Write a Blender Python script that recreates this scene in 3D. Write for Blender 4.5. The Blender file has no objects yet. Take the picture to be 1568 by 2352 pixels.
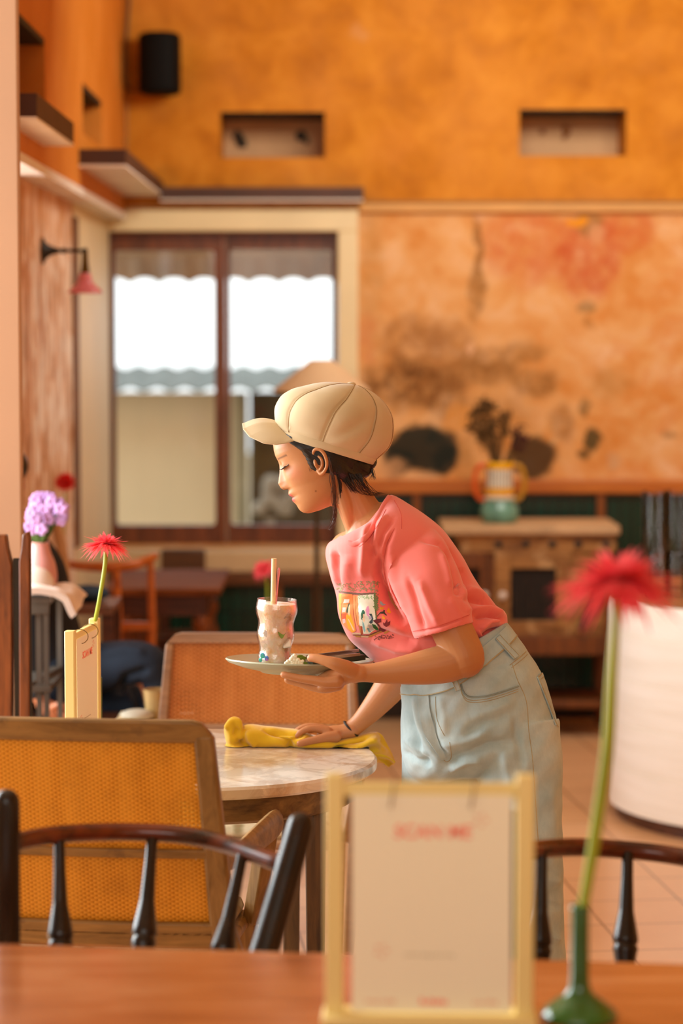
import bpy, bmesh, math, random
import numpy as np
from mathutils import Vector, Matrix
from mathutils.bvhtree import BVHTree
from math import sin, cos, pi, sqrt, exp, radians, atan2

C = bpy.context.scene.collection
scene = bpy.context.scene
# ------------------------------------------------------------------ camera
F = 5553.0                                   # focal length in pixels of the 1568x2352 frame (85 mm on 24x36, upright)
CAMZ = 1.72
PITCH = math.atan(396.0 / F)
cam_d = bpy.data.cameras.new('camera')
cam = bpy.data.objects.new('camera', cam_d); C.objects.link(cam)
cam.location = (0, 0, CAMZ)
cam.rotation_euler = (pi / 2 - PITCH, 0, 0)
cam_d.sensor_fit = 'VERTICAL'; cam_d.sensor_height = 36; cam_d.sensor_width = 24; cam_d.lens = 85
cam_d.clip_start = 0.05; cam_d.clip_end = 200
cam_d.dof.use_dof = True; cam_d.dof.focus_distance = 5.42; cam_d.dof.aperture_fstop = 2.0
scene.camera = cam
# ------------------------------------------------------------------ light and exposure
scene.view_settings.view_transform = 'Standard'
scene.view_settings.look = 'None'
scene.view_settings.gamma = 1.0
scene.view_settings.exposure = 0.0
try: scene.view_settings.use_curve_mapping = False
except Exception: pass
scene.cycles.use_denoising = True
scene.cycles.max_bounces = 10
scene.cycles.caustics_reflective = False
scene.cycles.caustics_refractive = False
scene.cycles.sample_clamp_indirect = 4.0
world = bpy.data.worlds.new('world'); scene.world = world
world.use_nodes = True
bg = world.node_tree.nodes['Background']
bg.inputs[0].default_value = (0.94, 1.0, 1.0, 1); bg.inputs[1].default_value = 1.7

def area(name, loc, target, sx, sy, power, col=(1, .9, .75)):
    d = bpy.data.lights.new(name, 'AREA'); d.shape = 'RECTANGLE'; d.size = sx; d.size_y = sy
    d.energy = power; d.color = col
    o = bpy.data.objects.new(name, d); C.objects.link(o)
    o.location = loc
    o.rotation_euler = (Vector(target) - Vector(loc)).to_track_quat('-Z', 'Y').to_euler()
    return o
area('window_light_left', (-2.9, 6.2, 1.9), (0.2, 5.35, 1.15), 3.0, 2.2, 275, (.93, .99, 1))
area('front_fill_light', (-0.6, -0.8, 2.6), (0.2, 6.0, 1.0), 3.0, 1.6, 54, (.97, 1, .95))  # added fill light behind the camera, no real source there
area('back_wall_fill', (1.0, 8.6, 3.3), (0.9, 11.0, 1.9), 1.8, .6, 56, (1, .98, .86))  # unseen fill added to brighten the back wall

# ------------------------------------------------------------------ pixel -> world
def ray(px, py):
    dx = (px - 784.0) / F; dy = -(py - 1176.0) / F
    return Vector((dx, cos(PITCH) + dy * sin(PITCH), -sin(PITCH) + dy * cos(PITCH)))
def P(px, py, Y):
    r = ray(px, py); t = Y / r.y
    return Vector((r.x * t, Y, CAMZ + r.z * t))
def G(px, py, z):
    r = ray(px, py); t = (z - CAMZ) / r.z
    return Vector((r.x * t, r.y * t, z))
def PX(px, X):       # depth at which the pixel column meets the plane x = X
    return X * F / (px - 784.0)

# ------------------------------------------------------------------ mesh builder
def lerp(a, b, t): return a + (b - a) * t
def interp(x, xs, ys): return float(np.interp(x, xs, ys))
def smoothstep(a, b, x):
    t = min(1, max(0, (x - a) / (b - a))); return t * t * (3 - 2 * t)
def catmull(pts, n):
    pts = [Vector(p) for p in pts]
    out = []
    m = len(pts)
    for i in range(m - 1):
        p0 = pts[max(i - 1, 0)]; p1 = pts[i]; p2 = pts[i + 1]; p3 = pts[min(i + 2, m - 1)]
        for k in range(n):
            t = k / n; t2 = t * t; t3 = t2 * t
            out.append(0.5 * ((2 * p1) + (-p0 + p2) * t + (2 * p0 - 5 * p1 + 4 * p2 - p3) * t2 + (-p0 + 3 * p1 - 3 * p2 + p3) * t3))
    out.append(pts[-1]); return out
def cat1(vals, n):
    return [v.x for v in catmull([Vector((v, 0, 0)) for v in vals], n)]

class MB:
    def __init__(s): s.v = []; s.f = []
    def add(s, vs, fs):
        b = len(s.v); s.v += [Vector(v) for v in vs]; s.f += [tuple(b + i for i in f) for f in fs]; return s
    def merge(s, o): return s.add(o.v, o.f)
    def box(s, c, d, rz=0, M=None):
        x, y, z = d[0] / 2, d[1] / 2, d[2] / 2
        R = Matrix.Rotation(rz, 3, 'Z')
        vs = [R @ Vector((i * x, j * y, k * z)) for i in (-1, 1) for j in (-1, 1) for k in (-1, 1)]
        vs = [v + Vector(c) for v in vs]
        return s.add(vs, [(0, 1, 3, 2), (4, 6, 7, 5), (0, 4, 5, 1), (2, 3, 7, 6), (0, 2, 6, 4), (1, 5, 7, 3)])
    def span(s, a, b):
        a = Vector(a); b = Vector(b)
        return s.box((a + b) / 2, (abs(b.x - a.x), abs(b.y - a.y), abs(b.z - a.z)))
    def bar(s, p, q, w, h, up=(0, 0, 1), w2=None, h2=None):
        p = Vector(p); q = Vector(q); d = (q - p).normalized(); up = Vector(up)
        if abs(d.dot(up)) > .98: up = Vector((0, 1, 0))
        r = d.cross(up).normalized(); u = r.cross(d).normalized()
        w2 = w if w2 is None else w2; h2 = h if h2 is None else h2
        vs = []
        for c, ww, hh in ((p, w, h), (q, w2, h2)):
            for i, j in ((-1, -1), (1, -1), (1, 1), (-1, 1)): vs.append(c + r * (i * ww / 2) + u * (j * hh / 2))
        return s.add(vs, [(3, 2, 1, 0), (4, 5, 6, 7), (0, 1, 5, 4), (1, 2, 6, 5), (2, 3, 7, 6), (3, 0, 4, 7)])
    def loft(s, rings, cap=True, close=False):
        n = len(rings[0]); b = len(s.v)
        for r in rings: s.v += [Vector(p) for p in r]
        m = len(rings)
        for i in range(m - 1 if not close else m):
            for j in range(n):
                i2 = (i + 1) % m
                s.f.append((b + i * n + j, b + i * n + (j + 1) % n, b + i2 * n + (j + 1) % n, b + i2 * n + j))
        if cap and not close:
            s.f.append(tuple(b + j for j in range(n - 1, -1, -1)))
            s.f.append(tuple(b + (m - 1) * n + j for j in range(n)))
        return s
    def tube(s, pts, rad, n=12, cap=True, sub=0, flat=None, round_ends=False):
        pts = [Vector(p) for p in pts]
        if not isinstance(rad, (list, tuple)): rad = [rad] * len(pts)
        if sub:
            rad = cat1(rad, sub); pts = catmull(pts, sub)
        rad = list(rad)
        if round_ends:
            d0 = (pts[0] - pts[1]).normalized(); d1 = (pts[-1] - pts[-2]).normalized()
            r0, r1 = rad[0], rad[-1]
            pre = [(pts[0] + d0 * r0 * sin(a), r0 * cos(a)) for a in (1.45, 1.1, .75, .4)]
            post = [(pts[-1] + d1 * r1 * sin(a), r1 * cos(a)) for a in (.4, .75, 1.1, 1.45)]
            pts = [p for p, _ in pre] + pts + [p for p, _ in post]
            rad = [r for _, r in pre] + rad + [r for _, r in post]
        rings = []; t0 = (pts[1] - pts[0]).normalized()
        up = Vector((0, 0, 1)) if abs(t0.z) < .9 else Vector((0, 1, 0))
        nrm = (up - t0 * up.dot(t0)).normalized()
        for i, p in enumerate(pts):
            a = pts[max(i - 1, 0)]; c = pts[min(i + 1, len(pts) - 1)]
            t = (c - a)
            t = t.normalized() if t.length > 1e-9 else t0
            nrm = (nrm - t * nrm.dot(t))
            nrm = nrm.normalized() if nrm.length > 1e-6 else Vector((1, 0, 0))
            bn = t.cross(nrm); r = rad[i]
            fl = 1 if flat is None else flat
            rings.append([p + nrm * (r * cos(2 * pi * k / n)) + bn * (r * fl * sin(2 * pi * k / n)) for k in range(n)])
        return s.loft(rings, cap)
    def lathe(s, prof, c=(0, 0, 0), n=32, axis=None, cap=True, sub=0):
        if sub:
            q = catmull([Vector((r, z, 0)) for r, z in prof], sub); prof = [(max(p.x, 1e-5), p.y) for p in q]
        c = Vector(c)
        q = Vector((0, 0, 1)).rotation_difference(Vector(axis)) if axis is not None else None
        rings = []
        for r, z in prof:
            ring = []
            for k in range(n):
                a = 2 * pi * k / n; v = Vector((r * cos(a), r * sin(a), z))
                if q: v = q @ v
                ring.append(v + c)
            rings.append(ring)
        return s.loft(rings, cap)
    def ball(s, c, r, n=16, M=None):
        if not isinstance(r, (list, tuple)): r = (r, r, r)
        rings = []
        for i in range(1, n):
            a = pi * i / n - pi / 2
            ring = []
            for k in range(2 * n):
                b = 2 * pi * k / (2 * n)
                v = Vector((cos(a) * cos(b) * r[0], cos(a) * sin(b) * r[1], sin(a) * r[2]))
                if M: v = M @ v
                ring.append(v + Vector(c))
            rings.append(ring)
        return s.loft(rings)
    def grid(s, rows):
        n = len(rows[0]); b = len(s.v)
        for r in rows: s.v += [Vector(p) for p in r]
        for i in range(len(rows) - 1):
            for j in range(n - 1):
                s.f.append((b + i * n + j, b + i * n + j + 1, b + (i + 1) * n + j + 1, b + (i + 1) * n + j))
        return s
    def sheet(s, rows, th):
        """grid with real thickness"""
        n = len(rows[0]); m = len(rows)
        R = [[Vector(p) for p in r] for r in rows]
        N = []
        for i in range(m):
            nr = []
            for j in range(n):
                du = R[i][min(j + 1, n - 1)] - R[i][max(j - 1, 0)]
                dv = R[min(i + 1, m - 1)][j] - R[max(i - 1, 0)][j]
                c = du.cross(dv); nr.append(c.normalized() if c.length > 1e-12 else Vector((0, 0, 1)))
            N.append(nr)
        b = len(s.v)
        for sg in (1, -1):
            for i in range(m):
                for j in range(n): s.v.append(R[i][j] + N[i][j] * (sg * th / 2))
        o = m * n
        for i in range(m - 1):
            for j in range(n - 1):
                a = b + i * n + j
                s.f.append((a, a + 1, a + n + 1, a + n)); s.f.append((a + o, a + o + n, a + o + n + 1, a + o + 1))
        for j in range(n - 1):
            a = b + j; s.f.append((a, a + o, a + o + 1, a + 1))
            a = b + (m - 1) * n + j; s.f.append((a, a + 1, a + o + 1, a + o))
        for i in range(m - 1):
            a = b + i * n; s.f.append((a, a + n, a + n + o, a + o))
            a = b + i * n + n - 1; s.f.append((a, a + o, a + o + n, a + n))
        return s
    def prism(s, poly, d, M=None):
        """poly: list of 3d points; d: extrusion vector"""
        n = len(poly); b = len(s.v); d = Vector(d)
        s.v += [Vector(p) for p in poly] + [Vector(p) + d for p in poly]
        s.f.append(tuple(b + i for i in range(n - 1, -1, -1))); s.f.append(tuple(b + n + i for i in range(n)))
        for i in range(n):
            j = (i + 1) % n; s.f.append((b + i, b + j, b + n + j, b + n + i))
        return s
    def mesh(s, name='m'):
        me = bpy.data.meshes.new(name); me.from_pydata([tuple(v) for v in s.v], [], s.f); me.update()
        bm = bmesh.new(); bm.from_mesh(me); bmesh.ops.recalc_face_normals(bm, faces=bm.faces); bm.to_mesh(me); bm.free()
        return me

def world_origin(o):
    v = Vector((0, 0, 0))
    while o is not None: v += o.location; o = o.parent
    return v
def props(o, label=None, cat=None, group=None, kind=None):
    if label: o['label'] = label
    if cat: o['category'] = cat
    if group: o['group'] = group
    if kind: o['kind'] = kind
    return o
def thing(name, label, cat, loc=(0, 0, 0), group=None):
    o = bpy.data.objects.new(name, None); o.empty_display_size = .05; C.objects.link(o); o.location = loc
    return props(o, label, cat, group)
def obj(name, mb, m, parent=None, bevel=0, smooth=40, label=None, cat=None, group=None, kind=None):
    me = mb.mesh(name) if isinstance(mb, MB) else mb
    if smooth:
        for p in me.polygons: p.use_smooth = True
        try: me.set_sharp_from_angle(angle=radians(smooth))
        except Exception: pass
    if m is not None: me.materials.clear(); me.materials.append(m)
    o = bpy.data.objects.new(name, me); C.objects.link(o)
    if parent is not None:
        off = world_origin(parent); o.parent = parent
    else:
        co = np.array([v.co for v in me.vertices]); mn = co.min(0); mx = co.max(0)
        off = Vector(((mn[0] + mx[0]) / 2, (mn[1] + mx[1]) / 2, mn[2])); o.location = off
    if off.length: me.transform(Matrix.Translation(-off))
    if bevel:
        b = o.modifiers.new('bevel', 'BEVEL'); b.width = bevel; b.segments = 2; b.limit_method = 'ANGLE'; b.angle_limit = radians(45)
        b.harden_normals = False
    return props(o, label, cat, group, kind)
def struct(name, mb, m, parent=None, bevel=0):
    return obj(name, mb, m, parent, bevel, kind='structure')
def copy_tree(o, parent=None):
    c = o.copy(); C.objects.link(c); c.parent = parent
    for ch in list(o.children): copy_tree(ch, c)
    return c
def remeshed(mb, voxel, iters=2, factor=.5):
    me = mb.mesh('tmp'); o = bpy.data.objects.new('tmp', me); C.objects.link(o)
    r = o.modifiers.new('r', 'REMESH'); r.mode = 'VOXEL'; r.voxel_size = voxel
    if iters:
        sm = o.modifiers.new('s', 'SMOOTH'); sm.iterations = iters; sm.factor = factor
    bpy.context.view_layer.update()
    out = bpy.data.meshes.new_from_object(o.evaluated_get(bpy.context.evaluated_depsgraph_get()))
    bpy.data.objects.remove(o); return out
def relax(me, weight, iters=10):
    co = get_co(me); ne = len(me.edges); e = np.empty(ne * 2, dtype=np.int64); me.edges.foreach_get('vertices', e); e = e.reshape(-1, 2)
    deg = np.bincount(e.reshape(-1), minlength=len(co)).astype(float)[:, None]; deg[deg == 0] = 1; w = weight(co)[:, None]
    for _ in range(iters):
        for lam in (.6, -.35):
            s = np.zeros_like(co)
            for k in range(3): s[:, k] = np.bincount(e[:, 0], co[e[:, 1], k], len(co)) + np.bincount(e[:, 1], co[e[:, 0], k], len(co))
            co = co + (s / deg - co) * (lam * w)
    set_co(me, co)
def get_co(me):
    a = np.empty(len(me.vertices) * 3); me.vertices.foreach_get('co', a); return a.reshape(-1, 3)
def get_no(me):
    a = np.empty(len(me.vertices) * 3); me.vertices.foreach_get('normal', a); return a.reshape(-1, 3)
def set_co(me, a): me.vertices.foreach_set('co', a.reshape(-1)); me.update()
def bvh_of(me):
    return BVHTree.FromPolygons([tuple(v.co) for v in me.vertices], [tuple(p.vertices) for p in me.polygons])
def hit(bvh, px, py, off=0.0):
    r = ray(px, py).normalized(); h = bvh.ray_cast(Vector((0, 0, CAMZ)), r)
    if h[0] is None: return None
    n = h[1]
    if n.dot(r) > 0: n = -n
    return h[0] + n * off
def to_px(co):
    """numpy world -> picture coordinates of the frame"""
    x = co[:, 0]; y = co[:, 1]; z = co[:, 2] - CAMZ
    d = y * cos(PITCH) - z * sin(PITCH); u = y * sin(PITCH) + z * cos(PITCH)
    return 784 + F * x / d, 1176 - F * u / d

# ------------------------------------------------------------------ materials
def col(h, a=1.0):
    h = h.lstrip('#'); c = [int(h[i:i + 2], 16) / 255 for i in (0, 2, 4)]
    return tuple((x / 12.92 if x <= .04045 else ((x + .055) / 1.055) ** 2.4) for x in c) + (a,)
class NT:
    def __init__(s, name):
        s.m = bpy.data.materials.new(name); s.m.use_nodes = True; s.t = s.m.node_tree
        s.b = s.t.nodes['Principled BSDF']; s.out = s.t.nodes['Material Output']
    def n(s, ty, **k):
        x = s.t.nodes.new(ty)
        for a, b in k.items(): setattr(x, a, b)
        return x
    def l(s, a, b): s.t.links.new(a, b)
    def set(s, **k):
        names = dict(rough='Roughness', metal='Metallic', spec='Specular IOR Level', trans='Transmission Weight', ior='IOR', coat='Coat Weight',
                     sheen='Sheen Weight', alpha='Alpha', sss='Subsurface Weight', coatr='Coat Roughness')
        for a, b in k.items(): s.b.inputs[names[a]].default_value = b
        return s
    def mix(s, fac, a, b, blend='MIX'):
        x = s.n('ShaderNodeMix', data_type='RGBA', blend_type=blend)
        for i, v in ((0, fac), (6, a), (7, b)):
            if hasattr(v, 'links') or hasattr(v, 'is_linked'): s.l(v, x.inputs[i])
            else: x.inputs[i].default_value = v
        return x.outputs[2]
    def math(s, op, a, b=0.0, c=0.0, clamp=False):
        x = s.n('ShaderNodeMath', operation=op); x.use_clamp = clamp
        for i, v in enumerate((a, b, c)):
            if hasattr(v, 'is_linked'): s.l(v, x.inputs[i])
            elif i < len(x.inputs): x.inputs[i].default_value = v
        return x.outputs[0]
    def coord(s, kind='Object', scale=(1, 1, 1), rot=(0, 0, 0), loc=(0, 0, 0)):
        if kind == 'World': src = s.n('ShaderNodeNewGeometry').outputs['Position']
        else: src = s.n('ShaderNodeTexCoord').outputs[kind]
        mp = s.n('ShaderNodeMapping'); s.l(src, mp.inputs[0])
        mp.inputs['Scale'].default_value = scale; mp.inputs['Rotation'].default_value = rot; mp.inputs['Location'].default_value = loc
        return mp.outputs[0]
    def noise(s, vec, scale=5, detail=4, rough=.5, dist=0, out=0):
        x = s.n('ShaderNodeTexNoise'); s.l(vec, x.inputs['Vector']); x.inputs['Scale'].default_value = scale
        x.inputs['Detail'].default_value = detail; x.inputs['Roughness'].default_value = rough; x.inputs['Distortion'].default_value = dist
        return x.outputs[out]
    def ramp(s, fac, stops):
        x = s.n('ShaderNodeValToRGB'); s.l(fac, x.inputs[0]); e = x.color_ramp.elements
        while len(e) < len(stops): e.new(.5)
        for el, (p, c) in zip(e, stops): el.position = p; el.color = c if len(c) == 4 else (*c, 1)
        return x.outputs[0]
    def base(s, c):
        if hasattr(c, 'is_linked'): s.l(c, s.b.inputs['Base Color'])
        else: s.b.inputs['Base Color'].default_value = c
        return s
    def bump(s, h, strength=.3, dist=.002):
        x = s.n('ShaderNodeBump'); s.l(h, x.inputs['Height']); x.inputs['Strength'].default_value = strength; x.inputs['Distance'].default_value = dist
        s.l(x.outputs[0], s.b.inputs['Normal']); return s
MAT = {}
def plain(name, c, rough=.6, var=.12, scale=8, metal=0, bump=0, **k):
    if name in MAT: return MAT[name]
    t = NT(name); v = t.coord(); f = t.noise(v, scale, 4)
    c1 = col(c); c2 = tuple(x * (1 - var * 2) for x in c1[:3]) + (1,)
    c3 = tuple(min(1, x * (1 + var)) for x in c1[:3]) + (1,)
    t.base(t.ramp(f, [(.25, c2), (.75, c3)])); t.set(rough=rough, metal=metal, **k)
    if bump: t.bump(t.noise(v, scale * 12, 3), bump, .001)
    MAT[name] = t.m; return t.m
def wood(name, dark, light, rough=.45, axis=2, scale=6, stretch=9, coat=0, world=False, wear=None):
    if name in MAT: return MAT[name]
    t = NT(name); sc = [stretch] * 3; sc[axis] = 1
    v = t.coord('World' if world else 'Object', tuple(sc))
    f = t.noise(v, scale, 6, .6, .6); g = t.noise(v, scale * 5, 3, .5)
    c = t.ramp(f, [(.3, col(dark)), (.7, col(light))])
    c = t.mix(t.math('MULTIPLY', g, .25), c, col(dark), 'MIX')
    if wear:
        w = t.noise(t.coord('Object'), 9, 5, .65)
        c = t.mix(t.ramp(w, [(.55, (0, 0, 0)), (.72, (1, 1, 1))]), c, col(wear))
    t.base(c); t.set(rough=rough, coat=coat); t.bump(f, .15, .001)
    MAT[name] = t.m; return t.m
# ================================================================== THE ROOM
WY = 11.0                       # back wall plane
XL = -0.98                      # upper left wall plane
XL2 = -1.055                    # lower left wall plane
def wx(px): return P(px, 780, WY).x
def wz(py): return P(784, py, WY).z
ZT = wz(468)                    # moulding height

def stain(t, vec, base, cx, cz, rx, rz, c, k=.8, soft=.35):
    """one weather stain on a wall plane: an irregular ellipse of its own colour"""
    mp = t.n('ShaderNodeMapping', vector_type='POINT'); t.l(vec, mp.inputs[0])
    mp.inputs['Scale'].default_value = (1 / rx, 0, 1 / rz); mp.inputs['Location'].default_value = (-cx / rx, 0, -cz / rz)
    ln = t.n('ShaderNodeVectorMath', operation='LENGTH'); t.l(mp.outputs[0], ln.inputs[0])
    r = t.n('ShaderNodeMapRange'); r.interpolation_type = 'SMOOTHSTEP'; t.l(ln.outputs['Value'], r.inputs[0])
    r.inputs[1].default_value = 1 + soft; r.inputs[2].default_value = 1 - soft; r.inputs[3].default_value = 0; r.inputs[4].default_value = k
    if not hasattr(t, 'patchy'): t.patchy = t.ramp(t.noise(t.coord('World'), 13, 6, .7, .5), [(.36, (.35, .35, .35)), (.58, (1, 1, 1))])
    f = r.outputs[0] if k > .9 else t.math('MULTIPLY', r.outputs[0], t.patchy)
    return t.mix(f, base, col(c))

def wall_material():
    t = NT('wall_plaster')
    pos = t.coord('World')
    n1 = t.noise(pos, 1.6, 6, .62); n2 = t.noise(pos, 5, 6, .65, .4); n3 = t.noise(pos, 22, 4, .6)
    sep = t.n('ShaderNodeSeparateXYZ'); t.l(pos, sep.inputs[0])
    upper = t.ramp(n2, [(.3, col('#b0680e')), (.5, col('#cc8018')), (.7, col('#e0962c'))])
    upper = t.mix(t.math('MULTIPLY', t.ramp(n1, [(.45, (0, 0, 0)), (.7, (1, 1, 1))]), .45), upper, col('#e39a45'))
    lower = t.ramp(n2, [(.3, col('#d68a3c')), (.5, col('#e6ac6c')), (.68, col('#efc394'))])
    # more orange wear towards the right part of the wall
    rx = t.n('ShaderNodeMapRange'); t.l(sep.outputs[0], rx.inputs[0]); rx.inputs[1].default_value = wx(1150); rx.inputs[2].default_value = wx(1500)
    fleck = t.ramp(t.noise(pos, 7, 7, .7, .8), [(.44, (0, 0, 0)), (.58, (1, 1, 1))])
    lower = t.mix(t.math('MULTIPLY', rx.outputs[0], t.math('MULTIPLY', fleck, .5)), lower, col('#d57a18'))
    # warped coordinates for the stains
    wn = t.n('ShaderNodeTexNoise'); t.l(pos, wn.inputs['Vector']); wn.inputs['Scale'].default_value = 9; wn.inputs['Detail'].default_value = 5
    sub = t.n('ShaderNodeVectorMath', operation='SUBTRACT'); t.l(wn.outputs['Color'], sub.inputs[0]); sub.inputs[1].default_value = (.5, .5, .5)
    scl = t.n('ShaderNodeVectorMath', operation='SCALE'); t.l(sub.outputs[0], scl.inputs[0]); scl.inputs['Scale'].default_value = .11
    ad = t.n('ShaderNodeVectorMath', operation='ADD'); t.l(pos, ad.inputs[0]); t.l(scl.outputs[0], ad.inputs[1]); wv = ad.outputs[0]
    k = WY / F
    for (px, py, rx_, rz_, c, s, so) in [
        (1210, 560, 100, 95, '#cf6a30', .75, .3), (1350, 590, 75, 95, '#c85c2e', .85, .25), (1445, 530, 55, 55, '#cc6430', .7, .3),
        (850, 620, 26, 190, '#c08a48', .55, .5), (840, 780, 24, 60, '#d88a5a', .6, .4),
        (1098, 560, 11, 70, '#96612a', .9, .3), (1096, 670, 20, 70, '#9c6a30', .85, .3), (1102, 505, 10, 10, '#e8b080', .9, .3),
        (1350, 512, 34, 24, '#907038', .85, .3), (1325, 512, 24, 9, '#ee9a10', .95, .2), (1370, 540, 20, 22, '#dca070', .8, .3),
        (950, 790, 75, 62, '#a87038', .85, .3), (1040, 820, 60, 80, '#a06830', .7, .35),
        (920, 880, 85, 55, '#6b4218', .9, .35), (1010, 900, 60, 60, '#7a4c1e', .8, .4), (1120, 845, 75, 40, '#8a5a24', .8, .35),
        (1210, 805, 45, 26, '#96652c', .7, .4), (1230, 880, 60, 32, '#8f5f28', .75, .35), (1290, 965, 28, 40, '#946430', .7, .4),
        (1130, 960, 90, 60, '#b07a3e', .6, .5), (1055, 960, 32, 34, '#e39a45', .8, .3), (1400, 880, 46, 36, '#b07a3a', .5, .5),
        (965, 1035, 84, 56, '#1f241c', .97, .14), (915, 1062, 34, 30, '#1f241c', .95, .2), (1020, 1058, 34, 34, '#1f241c', .95, .2), (1010, 1000, 30, 22, '#232820', .9, .3), (1068, 1060, 22, 50, '#b88448', .8, .3), (1228, 1050, 56, 50, '#3e2a12', .92, .2),
        (1351, 706, 17, 13, '#5e4a22', .9, .35), (1352, 745, 9, 16, '#9a6c34', .6, .4), (1345, 940, 14, 20, '#5e4a22', .85, .35),
        (1360, 1010, 19, 24, '#4e4220', .92, .3), (1338, 1040, 17, 14, '#4e4220', .85, .35), (1085, 800, 14, 14, '#eab88c', .9, .25),
        (900, 1075, 30, 22, '#d8a878', .8, .4), (1405, 1060, 14, 16, '#d0a880', .7, .4), (1540, 1000, 16, 10, '#8a6a3a', .6, .4)]:
        q = P(px, py, WY)
        lower = stain(t, wv, lower, q.x, q.z, rx_ * k, rz_ * k, c, s, so)
    for (px, py, rx_, rz_, c, s, so) in [(820, 75, 22, 22, '#e0a468', .6, .5), (385, 400, 30, 22, '#8c5c14', .4, .5), (905, 330, 60, 40, '#e09038', .4, .6)]:
        q = P(px, py, WY); upper = stain(t, wv, upper, q.x, q.z, rx_ * k, rz_ * k, c, s, so)
    gt = t.math('GREATER_THAN', sep.outputs[2], ZT)
    c = t.mix(gt, lower, upper)
    c = t.mix(t.math('MULTIPLY', n3, .25), c, t.mix(1.0, c, col('#c89060'), 'MULTIPLY'))
    t.base(c); t.set(rough=.75, spec=.25); t.bump(n3, .25, .004)
    return t.m
M_wall = wall_material()
M_side = (lambda: (lambda t: (t.base(t.mix(t.math('MULTIPLY', t.ramp(t.noise(t.coord('World'), 3, 5, .6), [(.4, (0, 0, 0)), (.65, (1, 1, 1))]), .6), col('#d07a14'), col('#e39038'))),
        t.set(rough=.7), t.bump(t.noise(t.coord('World'), 20, 4), .25, .004), t.m)[-1])(NT('side_wall_ochre')))()
def rough_plaster():
    t = NT('rough_plaster'); v = t.coord('World', (1, 1.6, 1.0))
    n = t.noise(v, 4.5, 6, .65, .6); g = t.noise(t.coord('World', (1, 4, 1)), 5, 5, .6)
    c = t.ramp(n, [(.32, col('#9c7250')), (.44, col('#d29a68')), (.52, col('#eccbaa')), (.6, col('#fdf2e4'))])  # mottled plaster; the palest stops put highlights into its colour
    sep = t.n('ShaderNodeSeparateXYZ'); t.l(t.coord('World'), sep.inputs[0])
    mr = t.n('ShaderNodeMapRange'); t.l(sep.outputs[2], mr.inputs[0]); mr.inputs[1].default_value = 1.9; mr.inputs[2].default_value = 2.25
    c = t.mix(mr.outputs[0], c, t.mix(.5, c, col('#dc8a3c')))
    c = t.mix(t.math('MULTIPLY', t.ramp(g, [(.52, (0, 0, 0)), (.66, (1, 1, 1))]), .55), c, col('#8a6648'))
    t.base(c); t.set(rough=.6); t.bump(n, .5, .01); return t.m
M_rough = rough_plaster()
M_cream = plain('cream_paint', '#ecd8ac', .5, .05, 3)
M_soffit = plain('white_soffit', '#fbf2ea', .5, .06, 3)
M_darkwood = wood('dark_wood', '#3a1c10', '#6a3a22', .45, 0, 5)
M_lintel = plain('dark_lintel', '#4a2a1c', .6, .15, 5)
M_frame = wood('window_frame_wood', '#4a220e', '#8a4a26', .35, 2, 4)
M_rail = wood('rail_wood', '#a85418', '#d07c2c', .4, 0, 4)
M_trim = plain('ochre_trim', '#dba058', .6, .08, 3)

def wall_cells(x0, x1, z0, z1, holes, fn):
    xs = sorted({x0, x1, *[h[0] for h in holes], *[h[1] for h in holes]}); zs = sorted({z0, z1, *[h[2] for h in holes], *[h[3] for h in holes]})
    for a, b in zip(xs[:-1], xs[1:]):
        for c, d in zip(zs[:-1], zs[1:]):
            mx, mz = (a + b) / 2, (c + d) / 2
            if any(h[0] < mx < h[1] and h[2] < mz < h[3] for h in holes): continue
            fn(a, b, c, d)
win = (wx(243), wx(775), wz(1252), wz(532))
nL = (wx(507), wx(746), wz(362), wz(257)); nR = (wx(1190), wx(1434), wz(358), wz(251))
m = MB()
wall_cells(XL2 - .3, 3.0, 0, 3.9, [win, nL, nR], lambda a, b, c, d: m.span((a, WY, c), (b, WY + .18 if c < 2.2 and a < win[1] and b > win[0] else WY + .5, d)))
wb = struct('wall_back', m, M_wall)
M_niche = plain('niche_beige', '#d8a878', .7, .08, 6)
M_nicheshade = plain('niche_top_shade', '#1e160a', .7, .2, 6)  # near-black tone puts the recess shade into the soffit colour
M_leaf_dark = plain('leaf_paint_brown', '#3c2c18', .7, .2, 20)  # dark brown leaf shapes on the niche panel
for h, nm in ((nL, 'trim_1'), (nR, 'trim_2')):
    b = MB(); b.span((h[0], WY + .34, h[2] - .02), (h[1], WY + .42, h[3]))
    n_ = struct(nm, b, M_niche)
    b = MB(); b.span((h[0], WY + .005, h[3] - .006), (h[1], WY + .4, h[3] + .004)); struct('soffit_board', b, M_nicheshade, n_)
    rnd = random.Random(4)
    b = MB()
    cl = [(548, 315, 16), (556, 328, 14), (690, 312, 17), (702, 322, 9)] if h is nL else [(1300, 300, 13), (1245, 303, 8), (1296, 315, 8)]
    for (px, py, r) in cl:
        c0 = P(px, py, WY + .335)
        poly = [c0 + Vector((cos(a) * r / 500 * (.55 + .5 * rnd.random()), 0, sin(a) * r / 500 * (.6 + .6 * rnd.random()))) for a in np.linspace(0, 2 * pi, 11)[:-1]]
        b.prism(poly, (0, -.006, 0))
    obj('painted_leaf', b, M_leaf_dark if h is nL else plain('leaf_paint_orange', '#9a5a18', .7, .2, 20), n_)
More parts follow.
